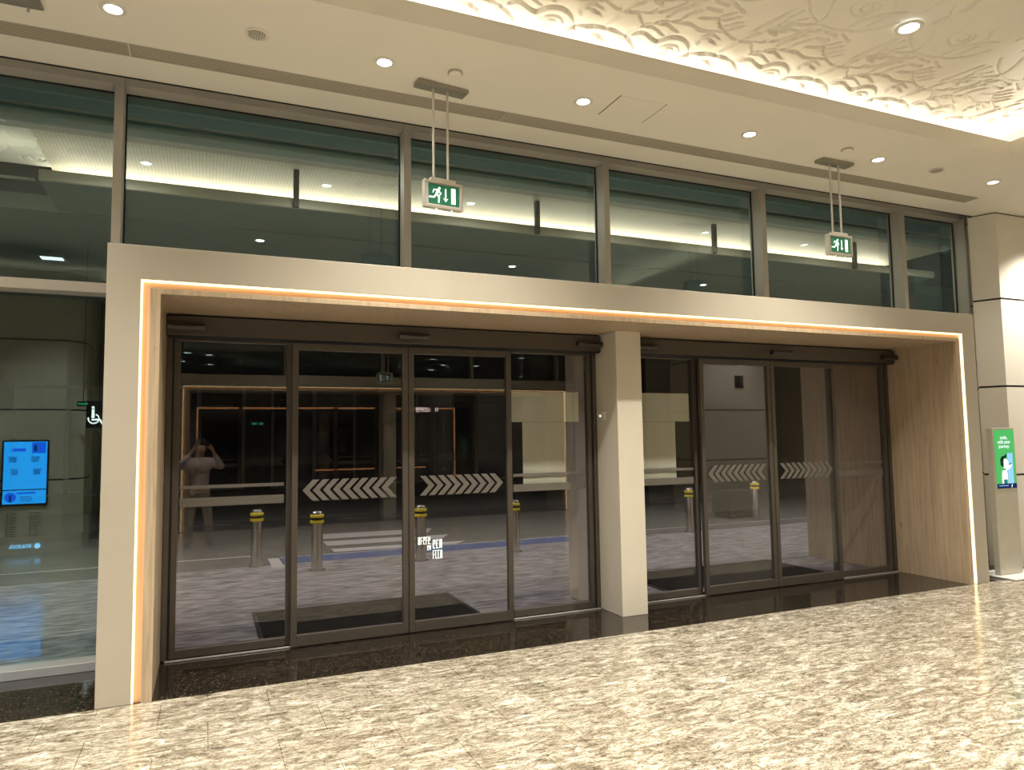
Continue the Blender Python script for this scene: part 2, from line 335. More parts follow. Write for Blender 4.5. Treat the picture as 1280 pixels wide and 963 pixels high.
# ------------------------------------------------------------------ entrance portal
FAC = []                # everything the entrance across the hall repeats
def entrance():
    p = thing('entrance_portal', (W / 2, 0, 0), 'wide cream entrance surround edged with a warm light line, oak lined, near the camera', 'portal')
    Z0, Z1 = 0, 2.97
    a, b, c = .20, .257, .32            # face, light slot, oak edge
    ta, tb, tc = .229, .284, .32
    f = MB()
    f.rbox(0, a, 0, .86, Z0, Z1, .004); f.rbox(W - a, W, 0, .86, Z0, Z1, .004); f.rbox(a - .004, W - a + .004, 0, .86, Z1 - ta, Z1, .004)
    obj('surround', f, 'surround', p)
    s = MB(); s.box(a, b, .035, .05, 0, Z1 - ta); s.box(W - b, W - a, .035, .05, 0, Z1 - ta); s.box(b, W - b, .035, .05, Z1 - tb, Z1 - ta)
    obj('light_slot', s, 'slot', p)
    e = MB(); e.box(a + .0005, a + .012, .006, .034, .004, Z1 - ta - .012); e.box(W - a - .012, W - a - .0005, .006, .034, .004, Z1 - ta - .012)
    e.box(a + .0005, W - a - .0005, .006, .034, Z1 - ta - .012, Z1 - ta - .0005)
    obj('led_strip', e, 'led', p)
    l = MB(); l.rbox(b, c, 0, .96, 0, Z1 - tb, .002); l.rbox(W - c, W - b, 0, .96, 0, Z1 - tb, .002); l.rbox(c - .002, W - c + .002, 0, .96, Z1 - tc, Z1 - tb, .002)
    obj('oak_liner', l, 'oak', p)
    q = MB(); q.rbox(4.15, 4.425, .49, .95, 0, Z1 - tc, .003)
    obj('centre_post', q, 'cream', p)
    FAC.append(p)
    sw = thing('release_switch', (4.149, .77, 1.80), 'small white door release switch on the left side of the centre post', 'switch')
    obj('switch_plate', MB().rbox(4.138, 4.149, .70, .76, 1.81, 1.895, .003), 'white', sw)
    obj('push_button', MB().lathe([(.012, 0), (.012, .006), (.008, .009)], .80, 1.855, 4.138, 16, axis='x'), 'picto', sw)
    # doors
    sets = [(.32, 4.15, 2.233, 'left'), (4.425, 8.22, 6.325, 'right')]
    wi = di = 0
    for si, (x0, x1, xm, sd) in enumerate(sets):
        yh = .765
        hd = thing('door_header', ((x0 + x1) / 2, .85, 2.473), f'dark bronze sliding door header over the {sd} pair of doors', 'door header')
        h = MB(); h.rbox(x0 + .004, x1 - .004, yh, .95, 2.485, 2.635, .004); obj('header_box', h, 'bronze', hd)
        obj('header_cover_lip', MB().box(x0 + .004, x1 - .004, yh + .01, .95, 2.474, 2.4845), 'gasket', hd)
        obj('shadow_gap', MB().box(x0 + .004, x1 - .004, .80, .95, 2.6355, 2.649), 'gasket', hd)
        FAC.append(hd)
        spots = [(x0 + .008, x0 + .272, 'left end'), (xm - .10, xm + .165, 'middle'), (x1 - .272, x1 - .008, 'right end')]
        if si: spots = [(x0 + .008, x0 + .36, 'left end'), (xm - .04, xm + .24, 'middle'), (x1 - .24, x1 - .006, 'right end')]
        for (u0, u1, wh) in spots:
            sn = thing('door_sensor', ((u0 + u1) / 2, yh, 2.525), f'black motion sensor bar on the {wh} of the header above the {sd} doors', 'sensor', 'motion sensors on the door headers')
            sec = [(yh - .001, 2.525), (yh - .001, 2.575), (yh - .045, 2.570), (yh - .058, 2.552), (yh - .045, 2.522)]
            obj('sensor_body', MB().prism(sec, u0, u1, 'x'), 'darkbronze', sn)
            obj('sensor_lens', MB().box(u0 + .05, u1 - .05, yh - .0595, yh - .052, 2.545, 2.557), 'black', sn)
            FAC.append(sn)
        # fixed side lights (window_n) and sliding leaves (door_n)
        fw = .955
        pan = [('fix', x0, x0 + fw), ('mov', x0 + fw - .015, xm - .004), ('mov', xm + .004, x1 - fw + .015), ('fix', x1 - fw, x1)]
        for k, (ty, u0, u1) in enumerate(pan):
            if ty == 'fix':
                wi += 1
                yg = .915; zt = 2.474
                g = thing(f'window_{wi}', ((u0 + u1) / 2, yg, 0), f'fixed glass side panel at the {"left" if k == 0 else "right"} end of the {sd} doors', 'side panel', kind='structure')
                left = k == 0
                jl, jr = (.10, .05) if left else (.05, .10)
                fr = MB()
                if left: fr.rbox(u0 + .003, u0 + .042, yg - .045, yg + .03, .012, zt, .003); fr.rbox(u0 + .058, u0 + jl, yg - .03, yg + .03, .012, zt, .003); fr.rbox(u1 - jr, u1, yg - .02, yg + .03, .012, zt, .003)
                else: fr.rbox(u1 - .042, u1 - .003, yg - .045, yg + .03, .012, zt, .003); fr.rbox(u1 - jr, u1 - .058, yg - .03, yg + .03, .012, zt, .003); fr.rbox(u0, u0 + jl, yg - .02, yg + .03, .012, zt, .003)
                fr.rbox(u0 + jl, u1 - jr, yg - .03, yg + .03, .012, .075, .003); fr.rbox(u0 + jl, u1 - jr, yg - .03, yg + .03, 2.455, zt, .003)
                obj('frame', fr, 'bronze', g)
                gk = MB()
                if left: gk.box(u0 + .042, u0 + .058, yg - .025, yg + .02, .012, zt)
                else: gk.box(u1 - .058, u1 - .042, yg - .025, yg + .02, .012, zt)
                obj('gasket', gk, 'gasket', g)
                obj('glass_pane', MB().box(u0 + jl - .004, u1 - jr + .004, yg - .006, yg + .006, .07, 2.46), 'doorglass', g)
                d = MB()
                s0, s1 = (u0 + jl + .012, u1 - jr - .018) if left else (u0 + jl + .012, u1 - jr - .03)
                d.box(s0, s1, yg - .0085, yg - .0065, fz(1.294, yg), fz(1.320, yg)); d.box(s0, s1, yg - .0085, yg - .0065, fz(1.155, yg), fz(1.223, yg))
                obj('safety_stripe', d, 'decal', g)
                obj('floor_guide', MB().rbox(u0 + .03 if left else u0 - .05, u1 + .05 if left else u1 - .02, yg - .075, yg - .050, .0005, .012, .003), 'sill', g)
                FAC.append(g)
            else:
                di += 1
                yg = .84; zt, zb = 2.462, .008
                inner_r = (k == 1)
                g = thing(f'door_{di}', ((u0 + u1) / 2, yg, 0), f'{"left" if k == 1 else "right"} sliding glass leaf of the {sd} doors, marked with frosted chevrons', 'sliding door', kind='structure')
                st = .048
                fr = MB()
                fr.rbox(u0, u0 + st, yg - .022, yg + .022, zb, zt, .003); fr.rbox(u1 - st, u1, yg - .022, yg + .022, zb, zt, .003)
                fr.rbox(u0 + st, u1 - st, yg - .022, yg + .022, zb, .098, .003); fr.rbox(u0 + st, u1 - st, yg - .022, yg + .022, 2.405, zt, .003)
                obj('frame', fr, 'bronze', g)
                gk = MB().box(u1 - .0005, u1 + .0035, yg - .018, yg + .018, zb, zt) if k == 1 else MB().box(u0 - .0035, u0 + .0005, yg - .018, yg + .018, zb, zt)
                obj('meeting_seal', gk, 'gasket', g)
                obj('glass_pane', MB().box(u0 + st - .004, u1 - st + .004, yg - .006, yg + .006, .094, 2.409), 'doorglass', g)
                ch = MB(); za, zb_ = fz(1.160, yg), fz(1.333, yg); zm = (za + zb_) / 2
                n = 9; pit = .0815; wd = .055; dp = .080
                span = (n - 1) * pit + wd + dp; sx0 = (u0 + u1) / 2 - span / 2 + (-.005 if k == 1 else .005)
                for i in range(n):
                    if k == 1:
                        t = sx0 + i * pit; poly = [(t, zm), (t + dp, zb_), (t + dp + wd, zb_), (t + wd, zm), (t + dp + wd, za), (t + dp, za)]
                    else:
                        t = sx0 + span - i * pit; poly = [(t, zm), (t - dp, zb_), (t - dp - wd, zb_), (t - wd, zm), (t - dp - wd, za), (t - dp, za)]
                    # two convex halves
                    ch.prism([poly[0], poly[1], poly[2], poly[3]], yg - .0085, yg - .0065, 'y'); ch.prism([poly[0], poly[3], poly[4], poly[5]], yg - .0085, yg - .0065, 'y')
                o = obj('chevron_decal', ch, 'decal', g)
                FAC.append(g)
entrance()

# paper sheets taped to the outside of the fixed panes, a T on either side of the centre post
def sheet(x0, x1, z0, z1, label, y=.924):
    b = MB(); n = 6
    for i in range(n):
        a0, a1 = x0 + (x1 - x0) * i / n, x0 + (x1 - x0) * (i + 1) / n
        w0, w1 = .0015 * math.sin(i * 1.3), .0015 * math.sin((i + 1) * 1.3)
        b.add([(a0, y + w0, z0), (a1, y + w1, z0), (a1, y + w1, z1), (a0, y + w0, z1), (a0, y + w0 + .0012, z0), (a1, y + w1 + .0012, z0), (a1, y + w1 + .0012, z1), (a0, y + w0 + .0012, z1)],
              [(0, 3, 2, 1), (4, 5, 6, 7), (0, 1, 5, 4), (1, 2, 6, 5), (2, 3, 7, 6), (3, 0, 4, 7)])
    return obj('paper_sheet', b, 'paper', label=label, cat='paper sheet', group='blank paper sheets on the glass')
YP = .924
def px(x): return fx(x, YP)
sheet(px(3.222), px(3.950), fz(1.802, YP), fz(2.088, YP), 'wide pale green paper sheet on the glass left of the centre post')
sheet(px(3.346), px(3.792), fz(1.172, YP), fz(1.800, YP), 'tall pale green paper sheet hanging below the wide one left of the post', YP + .0001)
sheet(px(4.545), px(5.262), fz(1.800, YP), fz(2.092, YP), 'wide pale green paper sheet on the glass right of the centre post')
sheet(px(4.640), px(5.080), fz(1.167, YP), fz(1.798, YP), 'tall pale green paper sheet hanging below the wide one right of the post', YP + .0001)

# lettering stuck on the right leaf of the left doors
def glyphs(mb, x0, x1, z0, z1, n, y, seed):
    r = random.Random(seed); w = (x1 - x0) / n
    for i in range(n):
        a = x0 + i * w; b = a + w * .74; t = w * .26
        mb.box(a, a + t, y, y + .0012, z0, z1)
        for zz in r.sample([z0, (z0 + z1) / 2 - t / 2, z1 - t], 2): mb.box(a + t, b, y, y + .0012, zz, zz + t)
        if r.random() < .6: mb.box(b - t, b, y, y + .0012, z0 if r.random() < .5 else (z0 + z1) / 2, z1)
lt = MB(); yl = .8315
glyphs(lt, 2.318, 2.432, .742, .805, 5, yl, 1); glyphs(lt, 2.400, 2.436, .690, .728, 2, yl, 2)
glyphs(lt, 2.450, 2.541, .700, .775, 3, yl, 3); glyphs(lt, 2.450, 2.541, .612, .685, 4, yl, 5)
obj('window_lettering', lt, 'picto', label='small white lettering low on the right leaf of the left doors', cat='lettering')

# ------------------------------------------------------------------ curtain wall above and beside the portal
YF, YG = .88, 1.055     # mullion face, glass
mull = [-4.6, -2.32, -.05, 2.25, 4.33, 6.388, 8.645]
ends = [XL] + mull + [9.86]
wn = 5
for i in range(len(ends) - 1):
    a, b = ends[i], ends[i + 1]; last = i == len(ends) - 2
    wlab = {3: 'clerestory window over the left part of the doors, second pane from the left in view', 2: 'leftmost clerestory window, running down beside the entrance'}
    g = thing(f'window_{wn}', ((a + b) / 2, YG, 0 if b < .1 else 2.8), {0: 'curtain wall bay far left beyond the picture', 1: 'curtain wall bay left of the entrance', 2: 'tall glazed bay beside the left edge of the entrance',
              3: 'widest clerestory window above the left doors', 4: 'clerestory window behind the left exit sign', 5: 'clerestory window above the centre post', 6: 'clerestory window behind the right exit sign', 7: 'narrow clerestory window next to the clad column'}[i], 'window', kind='structure'); wn += 1
    mw = .0325
    l = a + (mw if i else 0); r = b - (mw if not last else .045)
    head = MB().rbox(l, r, YF + .012, YG + .03, 4.455, 4.62, .003); obj('frame_head', head, 'alu', g)
    tr = MB().rbox(l, r, YF + .012, YG + .03, 2.80, 2.878, .003); obj('transom', tr, 'alu', g)
    if i < 3:
        obj('sill', MB().rbox(l, r if i < 2 else -.002, YF + .005, YG + .03, 0.0005, .066, .003), 'sill', g)
        obj('glass_pane', MB().box(l, r if i < 2 else -.002, YG - .006, YG + .006, .06, 2.805), 'winglass', g)
    obj('glass_pane', MB().box(l, r, YG - .006, YG + .006, 2.872, 4.46), 'winglass', g)
    if not last:
        obj('mullion', MB().rbox(b - mw, b + mw, YF, YG + .03, 0.0005 if i < 2 else 2.80, 4.62, .003), 'alu', g)
    else:
        obj('mullion', MB().rbox(b - .045, b, YF, YG + .03, 0.0005, 4.62, .003), 'alu', g)
    k = MB(); k.box(l, l + .012, YG - .02, YG - .0065, 2.878, 4.455); k.box(r - .012, r, YG - .02, YG - .0065, 2.878, 4.455); k.box(l + .012, r - .012, YG - .02, YG - .0065, 4.443, 4.455)
    obj('gasket', k, 'gasket', g)
    FAC.append(g)
# wall returns hidden behind the portal head
# ------------------------------------------------------------------ clad columns
def column(name, label, pts, z1, joints):
    """pts: plan outline; horizontal dark joints every so often"""
    c = thing(name, (sum(p[0] for p in pts) / len(pts), sum(p[1] for p in pts) / len(pts), 0), label, 'column', kind='structure')
    cx, cy = WL[c].x, WL[c].y
    zs = [0] + joints + [z1]
    ins = [(cx + (x - cx) * (1 - .012 / max(.1, math.hypot(x - cx, y - cy))), cy + (y - cy) * (1 - .012 / max(.1, math.hypot(x - cx, y - cy)))) for x, y in pts]
    for i in range(len(zs) - 1):
        obj('cladding_panel', MB().prism(pts, zs[i] + (.012 if i else .0), zs[i + 1] - .012, 'z'), 'clad', c)
    obj('joint', MB().prism(ins, .001, z1 - .001, 'z'), 'joint', c)
    return c
column('column', 'cream panel clad column at the right end of the glazing, dark joints', [(9.555, .66), (9.675, .39), (11.6, .36), (11.6, 1.1), (9.87, 1.1), (9.87, .86)], ZS - .004, [1.115, 2.205, 3.30])
colL = column('column', 'clad column left of the photographer carrying a blue display, seen reflected', [(-3.4, -5.70), (-1.42, -5.70), (-1.18, -5.98), (-1.18, -6.7), (-3.4, -6.7)], ZS - .004, [1.115, 2.205, 3.30])
colR = column('column', 'clad column at the right of the hall with a dark plaque, seen reflected', [(10.50, -5.62), (12.26, -5.62), (12.45, -5.9), (12.45, -6.6), (10.50, -6.6)], ZS - .004, [1.115, 2.205, 3.30])
# ------------------------------------------------------------------ ceiling ring, cove and relief
CX0, CX1, CY0, CY1 = -6.0, 7.98, -6.89, -.85         # opening of the cove
def soffit(name, x0, x1, y0, y1, label):
    b = MB().box(x0, x1, y0, y1, ZS, ZS + .03)
    if name == 'ceiling_front': b.box(CX0 - .05, CX1 + .05, CY1, CY1 + .05, ZS + .03, ZS + .15)
    if name == 'ceiling_back': b.box(CX0 - .05, CX1 + .05, CY0 - .05, CY0, ZS + .03, ZS + .15)
    if name == 'ceiling_left': b.box(CX0 - .05, CX0, CY0, CY1, ZS + .03, ZS + .15)
    if name == 'ceiling_right': b.box(CX1, CX1 + .05, CY0, CY1, ZS + .03, ZS + .15)
    return obj(name, b, 'ceil', label=label, cat='ceiling', kind='structure')
soffit('ceiling_front', XL, XR, CY1, .615, 'flat cream ceiling strip above the doors with a row of downlights')
soffit('ceiling_back', XL, XR, YO - .62, CY0, 'flat cream ceiling strip across the hall')
soffit('ceiling_left', XL, CX0, CY0, CY1, 'flat cream ceiling strip at the left of the hall')
soffit('ceiling_right', CX1, XR, CY0, CY1, 'flat cream ceiling strip at the right of the cove')
obj('trim_1', MB().box(XL, 9.56, .615, .63, ZS - .006, ZS + .15), 'joint', label='thin dark shadow line between ceiling and glazing', cat='trim', kind='structure')
obj('ceiling_gap', MB().box(XL, XR, .63, 1.09, 4.62, 4.68), 'ceil', label='recessed ceiling above the window heads', cat='ceiling', kind='structure')

P = 1.087; U0 = 4.088
REL = [[(-0.369,0.606),(-0.339,0.647),(-0.282,0.647),(-0.208,0.612),(-0.141,0.598),(-0.117,0.637),(-0.076,0.683),(-0.016,0.701),(0.049,0.692),(0.113,0.657),(0.167,0.606),(0.219,0.526)],[(0.219,0.526),(0.269,0.552),(0.34,0.581)],[(-0.868,0.525),(-0.808,0.568),(-0.733,0.591),(-0.642,0.595)],[(-0.588,0.597),(-0.534,0.6),(-0.475,0.577),(-0.416,0.555)],[(-0.382,0.534),(-0.332,0.5),(-0.284,0.45)],[(-0.645,0.49),(-0.596,0.469),(-0.57,0.446)],[(-0.65,0.605),(-0.614,0.824)],[(-0.422,0.572),(-0.404,0.664)],[(-0.483,0.852),(-0.428,0.8),(-0.369,0.742)],[(-0.369,0.742),(-0.342,0.785)],[(-0.297,0.815),(-0.279,0.847),(-0.242,0.868)],[(-0.328,0.733),(-0.296,0.752),(-0.226,0.729),(-0.139,0.685)],[(-0.253,0.82),(-0.212,0.837),(-0.138,0.802),(-0.074,0.77)],[(-0.087,0.897),(-0.032,0.9),(0.034,0.875),(0.077,0.867),(0.158,0.879),(0.255,0.905)],[(-0.903,0.72),(-0.922,0.772),(-0.901,0.798)],[(-0.913,0.827),(-0.868,0.845)],[(-0.848,0.784),(-0.797,0.762)],[(-0.857,0.85),(-0.796,0.822)],[(-0.021,1.004),(0.043,1.029),(0.114,1.057)],[(0.107,1.079),(0.163,1.003),(0.224,0.951),(0.303,0.905),(0.395,0.868),(0.43,0.868),(0.417,0.897)],[(0.119,1.084),(0.175,1.155)],[(0.151,1.023),(0.239,1.12)],[(0.201,0.967),(0.302,1.071)],[(0.271,0.918),(0.346,1.032)],[(-0.623,0.862),(-0.595,0.873),(-0.574,0.946),(-0.541,1.011)],[(-0.574,0.875),(-0.509,0.89),(-0.443,0.904),(-0.405,0.931),(-0.4,0.968)],[(-0.603,1.041),(-0.516,1.354)],[(-0.467,1.156),(-0.456,1.231)],[(-0.486,1.262),(-0.447,1.382)],[(-0.426,1.216),(-0.394,1.261),(-0.341,1.315)],[(-0.396,1.217),(-0.292,1.237),(-0.206,1.283)],[(-0.507,1.073),(-0.451,1.124),(-0.391,1.181)],[(-0.474,1.058),(-0.395,1.033),(-0.434,1.086)],[(-0.42,1.091),(-0.364,1.114)],[(-0.384,1.134),(-0.335,1.148),(-0.253,1.152)],[(-0.249,1.148),(-0.207,1.216)],[(-0.315,1.006),(-0.271,1.059),(-0.241,1.14)],[(-0.243,1.151),(-0.17,1.18),(-0.124,1.227)],[(-0.36,0.953),(-0.32,0.987)],[(-0.266,0.93),(-0.258,1.005),(-0.206,1.074)],[(-0.187,0.882),(-0.144,0.905)],[(-0.144,0.905),(-0.138,1.006),(-0.083,1.087)],[(-0.185,1.117),(-0.155,1.134)],[(-0.057,1.133),(0.006,1.135),(0.066,1.141),(0.062,1.163)],[(-0.046,1.23),(0.06,1.214),(0.049,1.239)],[(0.099,1.253),(0.22,1.197)],[(-0.513,1.504),(-0.453,1.45),(-0.358,1.376),(-0.277,1.335),(-0.216,1.311)],[(-0.216,1.311),(-0.227,1.376),(-0.262,1.466),(-0.336,1.576)],[(-0.169,1.292),(-0.065,1.284),(0.008,1.291),(0.07,1.316)],[(0.074,1.317),(0.142,1.322),(0.223,1.366),(0.285,1.418),(0.34,1.496),(0.37,1.551)],[(0.06,1.351),(0.075,1.422),(0.106,1.499),(0.149,1.564),(0.209,1.614),(0.308,1.664)],[(0.189,1.616),(0.167,1.679),(0.092,1.748)],[(0.182,1.421),(0.195,1.492),(0.213,1.558)],[(-0.145,1.652),(-0.154,1.58),(-0.12,1.533),(-0.036,1.484),(0.019,1.491),(0.064,1.535),(0.067,1.598),(0.039,1.648),(-0.01,1.663),(-0.051,1.631),(-0.064,1.576),(-0.032,1.548),(0.008,1.549),(0.022,1.59),(-0.0,1.622)],[(-0.454,1.783),(-0.51,1.863),(-0.519,1.939)],[(-0.66,1.732),(-0.654,1.806),(-0.654,1.895)],[(-0.396,1.838),(-0.365,1.881),(-0.404,1.936),(-0.423,1.987)],[(-0.451,1.646),(-0.428,1.741)]]
def relief():
    DU, DV = .005, .005
    nu, nv = int(P / DU), int(2.25 / DV)
    U = (np.arange(nu) + .5) * P / nu; Vv = .15 + (np.arange(nv) + .5) * DV
    uu, vv = np.meshgrid(U, Vv, indexing='ij')
    best = np.zeros_like(uu)
    def seg(pts, A, wf, wn, spread=True):
        nonlocal best
        for sh in (-1, 0, 1, 2):
            d2 = np.full_like(uu, 9.); sgn = np.zeros_like(uu)
            for (a, b) in zip(pts[:-1], pts[1:]):
                ax, ay = a[0] + sh * P, a[1]; bx, by = b[0] + sh * P, b[1]
                dx, dy = bx - ax, by - ay; L2 = dx * dx + dy * dy + 1e-9
                t = np.clip(((uu - ax) * dx + (vv - ay) * dy) / L2, 0, 1)
                ex, ey = uu - ax - t * dx, vv - ay - t * dy; q = ex * ex + ey * ey
                s = np.sign(dx * ey - dy * ex)
                up = q < d2; d2 = np.where(up, q, d2); sgn = np.where(up, s, sgn)
            d = np.sqrt(d2)
            h = -A * np.where(sgn > 0, np.exp(-d / wf), np.exp(-(d / wn) ** 2))
            best = np.minimum(best, h)
    def smooth(pts):
        if len(pts) < 3: return pts
        out = []
        for i in range(len(pts) - 1):
            p0 = pts[max(0, i - 1)]; p1 = pts[i]; p2 = pts[i + 1]; p3 = pts[min(len(pts) - 1, i + 2)]
            for t in (0, .33, .66):
                out.append(tuple(.5 * (2 * p1[k] + (p2[k] - p0[k]) * t + (2 * p0[k] - 5 * p1[k] + 4 * p2[k] - p3[k]) * t * t + (3 * p1[k] - p0[k] - 3 * p2[k] + p3[k]) * t ** 3) for k in (0, 1)))
        return out + [pts[-1]]
    for pts in REL:
        if pts[0][0] > pts[-1][0] and abs(pts[0][0] - pts[-1][0]) > .03: pts = pts[::-1]
        vm = sum(q[1] for q in pts) / len(pts)
        if vm < .66: A, wf, wn = .040, .050, .005
        elif vm < .9: A, wf, wn = .036, .030, .005
        elif vm < 1.25: A, wf, wn = .034, .017, .006
        else: A, wf, wn = .022, .011, .007
        seg(smooth(pts), A, wf, wn)
    # spiral scroll on each disc by the cove edge
    sp = []
    for i in range(40):
        a = i / 39 * 2.1 * 2 * PI; r = .012 + .10 * i / 39
        sp.append((r * math.cos(-a + 1.), .515 + r * math.sin(-a + 1.)))
    seg(sp, .022, .02, .007)
    # leaf ribs: low parallel ridges between the scrolls and the rays
    best += .004 * np.sin(uu * 2 * PI * 3 / P + 6 * vv) * np.exp(-((vv - .75) / .25) ** 2)
    # lay it out over the whole cove, mirrored about the middle line, finer where it is near the camera's view
    xs = np.unique(np.concatenate([np.arange(CX0 - .5, 1.6, .03), np.arange(1.6, CX1 + .58, .006)]))
    vs = np.unique(np.concatenate([np.arange(.20, 1.85, .006), np.arange(1.85, 3.885, .04)]))
    vs = np.concatenate([vs, (7.74 - vs[::-1][1:])[::2]])
    iu = ((np.mod(xs - U0, P)) / P * nu).astype(int) % nu
    vr = np.where(vs <= 3.87, vs, 7.74 - vs); iv = np.clip(((vr - .15) / DV).astype(int), 0, nv - 1)
    h = best[iu][:, iv]
    nx, ny = len(xs), len(vs)
    co = np.empty((nx, ny, 3), np.float32); co[..., 0] = xs[:, None]; co[..., 1] = -vs[None, :]; co[..., 2] = ZR - h
    idx = np.arange(nx * ny).reshape(nx, ny)
    q = np.stack([idx[:-1, :-1], idx[:-1, 1:], idx[1:, 1:], idx[1:, :-1]], -1).reshape(-1, 4)
    me = bpy.data.meshes.new('ceiling_relief')
    me.vertices.add(nx * ny); me.vertices.foreach_set('co', co.reshape(-1))
    me.loops.add(q.size); me.loops.foreach_set('vertex_index', q.reshape(-1).astype(np.int32))
    me.polygons.add(len(q)); me.polygons.foreach_set('loop_start', np.arange(0, q.size, 4, dtype=np.int32))
    me.update(calc_edges=True); me.materials.append(M['plaster'])
    me.polygons.foreach_set('use_smooth', np.ones(len(q), bool))
    o = bpy.data.objects.new('ceiling_relief', me); COL.objects.link(o)
    props(o, 'raised cream plaster ceiling with carved scrolls, waves and leaves inside the lit cove', 'ceiling', kind='structure')
    return best
BEST = relief()
cv = MB()
cv.box(CX0 - .55, CX1 + .6, -.20, -.17, ZS + .03, ZR + .1); cv.box(CX0 - .55, CX1 + .6, -7.57, -7.54, ZS + .03, ZR + .1)
cv.box(CX0 - .56, CX0 - .52, -7.54, -.20, ZS + .03, ZR + .1); cv.box(CX1 + .56, CX1 + .6, -7.54, -.20, ZS + .03, ZR + .1)
cv.box(CX0 - .6, CX1 + .65, -7.6, -.15, ZR + .1, ZR + .14)
obj('ceiling_cove', cv, 'ceil', label='back walls of the lit cove', cat='ceiling', kind='structure')
def cove_led(x0, x1, y0, y1):
    return obj('cove_light', MB().rbox(x0, x1, y0, y1, ZS + .0305, ZS + .05, .004), 'trimw', label=f'led strip lying hidden in the cove ledge, {"front" if y1 > -.7 and x1 - x0 > 2 else "back" if x1 - x0 > 2 else "left" if x1 < 0 else "right"} side', cat='light strip', group='cove light strips')
cove_led(CX0 - .4, CX1 + .4, -.32, -.28); cove_led(CX0 - .4, CX1 + .4, -7.46, -7.42); cove_led(CX0 - .47, CX0 - .43, -7.2, -.5); cove_led(CX1 + .43, CX1 + .47, -7.2, -.5)

def area(name, loc, rot, sx, sy, power, col):
    l = bpy.data.lights.new(name, 'AREA'); l.shape = 'RECTANGLE'; l.size = sx; l.size_y = sy; l.energy = power; l.color = col
    o = bpy.data.objects.new(name, l); COL.objects.link(o); o.location = loc; o.rotation_euler = rot; return o
WARM = (1., .92, .78)
PC = 9.5
area('cove_lamp', ((CX0 + CX1) / 2, -.30, ZS + .056), (PI - .6, 0, 0), CX1 - CX0 + .8, .03, PC * 14, WARM)
area('cove_lamp', ((CX0 + CX1) / 2, -7.44, ZS + .056), (PI + .6, 0, 0), CX1 - CX0 + .8, .03, PC * 14, WARM)
area('cove_lamp', (CX1 + .45, -3.87, ZS + .056), (0, PI - .6, 0), .03, 6.7, PC * 6.7, WARM)
area('cove_lamp', (CX0 - .45, -3.87, ZS + .056), (0, PI + .6, 0), .03, 6.7, PC * 6.7, WARM)

def spot(loc, power, col, ang=2.0, blend=.8, size=.05):
    l = bpy.data.lights.new('downlight_or_fill', 'SPOT'); l.energy = power; l.color = col; l.spot_size = ang; l.spot_blend = blend; l.shadow_soft_size = size
    o = bpy.data.objects.new('downlight_or_fill', l); COL.objects.link(o); o.location = loc; return o
PD = 262.
DLC = (1., .945, .83)
ords = ['first', 'second', 'third', 'fourth', 'fifth', 'sixth']
dl0 = None
def downlight(x, y, z, label, group, tilt=False):
    global dl0
    if dl0 is None:
        t = thing('downlight', (x, y, z), label, 'downlight', group)
        ring = [(.050, 0), (.076, 0), (.079, -.004), (.072, -.009), (.056, -.009), (.050, -.004)]
        n = 36; v = []; f = []
        for (r, h) in ring:
            for k in range(n): v.append((x + r * math.cos(2 * PI * k / n), y + r * math.sin(2 * PI * k / n), z + h))
        m = len(ring)
        for i in range(m):
            for k in range(n): f.append((i * n + k, i * n + (k + 1) % n, ((i + 1) % m) * n + (k + 1) % n, ((i + 1) % m) * n + k))
        obj('trim_ring', MB().add(v, f), 'trimw', t, smooth=True)
        obj('lamp', MB().lathe([(.0505, -.001), (.050, -.0045), (.03, -.0065)], x, y, z, 32), 'lamp', t, smooth=True)
        dl0 = t
    else:
        t = copy_tree(dl0); t.location = (x, y, z); t['label'] = label; t['group'] = group
    return t
near = [.03, 1.765, 3.412, 5.146, 6.792, 8.565]
labs = ['downlight nearest the left edge in the row above the doors', 'downlight above the left half of the left doors, between speaker and exit sign', 'downlight just left of the ceiling access panel', 'downlight above the right doors, right of the access panel',
        'downlight just right of the right exit sign mount', 'downlight at the right end of the row, near the clad column']
for x, lb in zip(near, labs):
    downlight(x, -.30, ZS, lb, 'downlights in the row above the doors'); spot((x, -.30, ZS - .03), PD * .22, DLC)
for x, k in ((-1.69, .36), (-3.4, .36), (-5.1, .36), (10.3, 1.6), (12.0, .6)): spot((x, -.30, ZS - .03), PD * k, DLC)
for i, x in enumerate(near):
    downlight(x, -7.44, ZS, f'downlight over the entrance across the hall, {ords[i]} from its left-hand column', 'downlights over the far entrance'); spot((x, -7.44, ZS - .03), PD * .10, DLC)

for i, x in enumerate((-4.67, -1.23, 2.21, 5.65)):
    for j, y in enumerate((-1.55, -3.87, -6.19)):
        if (i, j) == (3, 0):
            t = downlight(x, y, ZR - .012, 'large bright downlight set among the carved scrolls of the relief ceiling', 'downlights in the relief ceiling'); t.scale = (1.35, 1.35, 1.6)
        spot((x, y, ZR - .10), PD * (2.5, 2.2, .6)[j] * (1. if x > 1 else 1.3 if j == 1 and x > -2 else .8), DLC, 1.85, .7)
for (x, y) in ((11.3, -2.2), (11.3, -4.6), (13.2, -3.4)): spot((x, y, ZS - .03), PD, DLC)

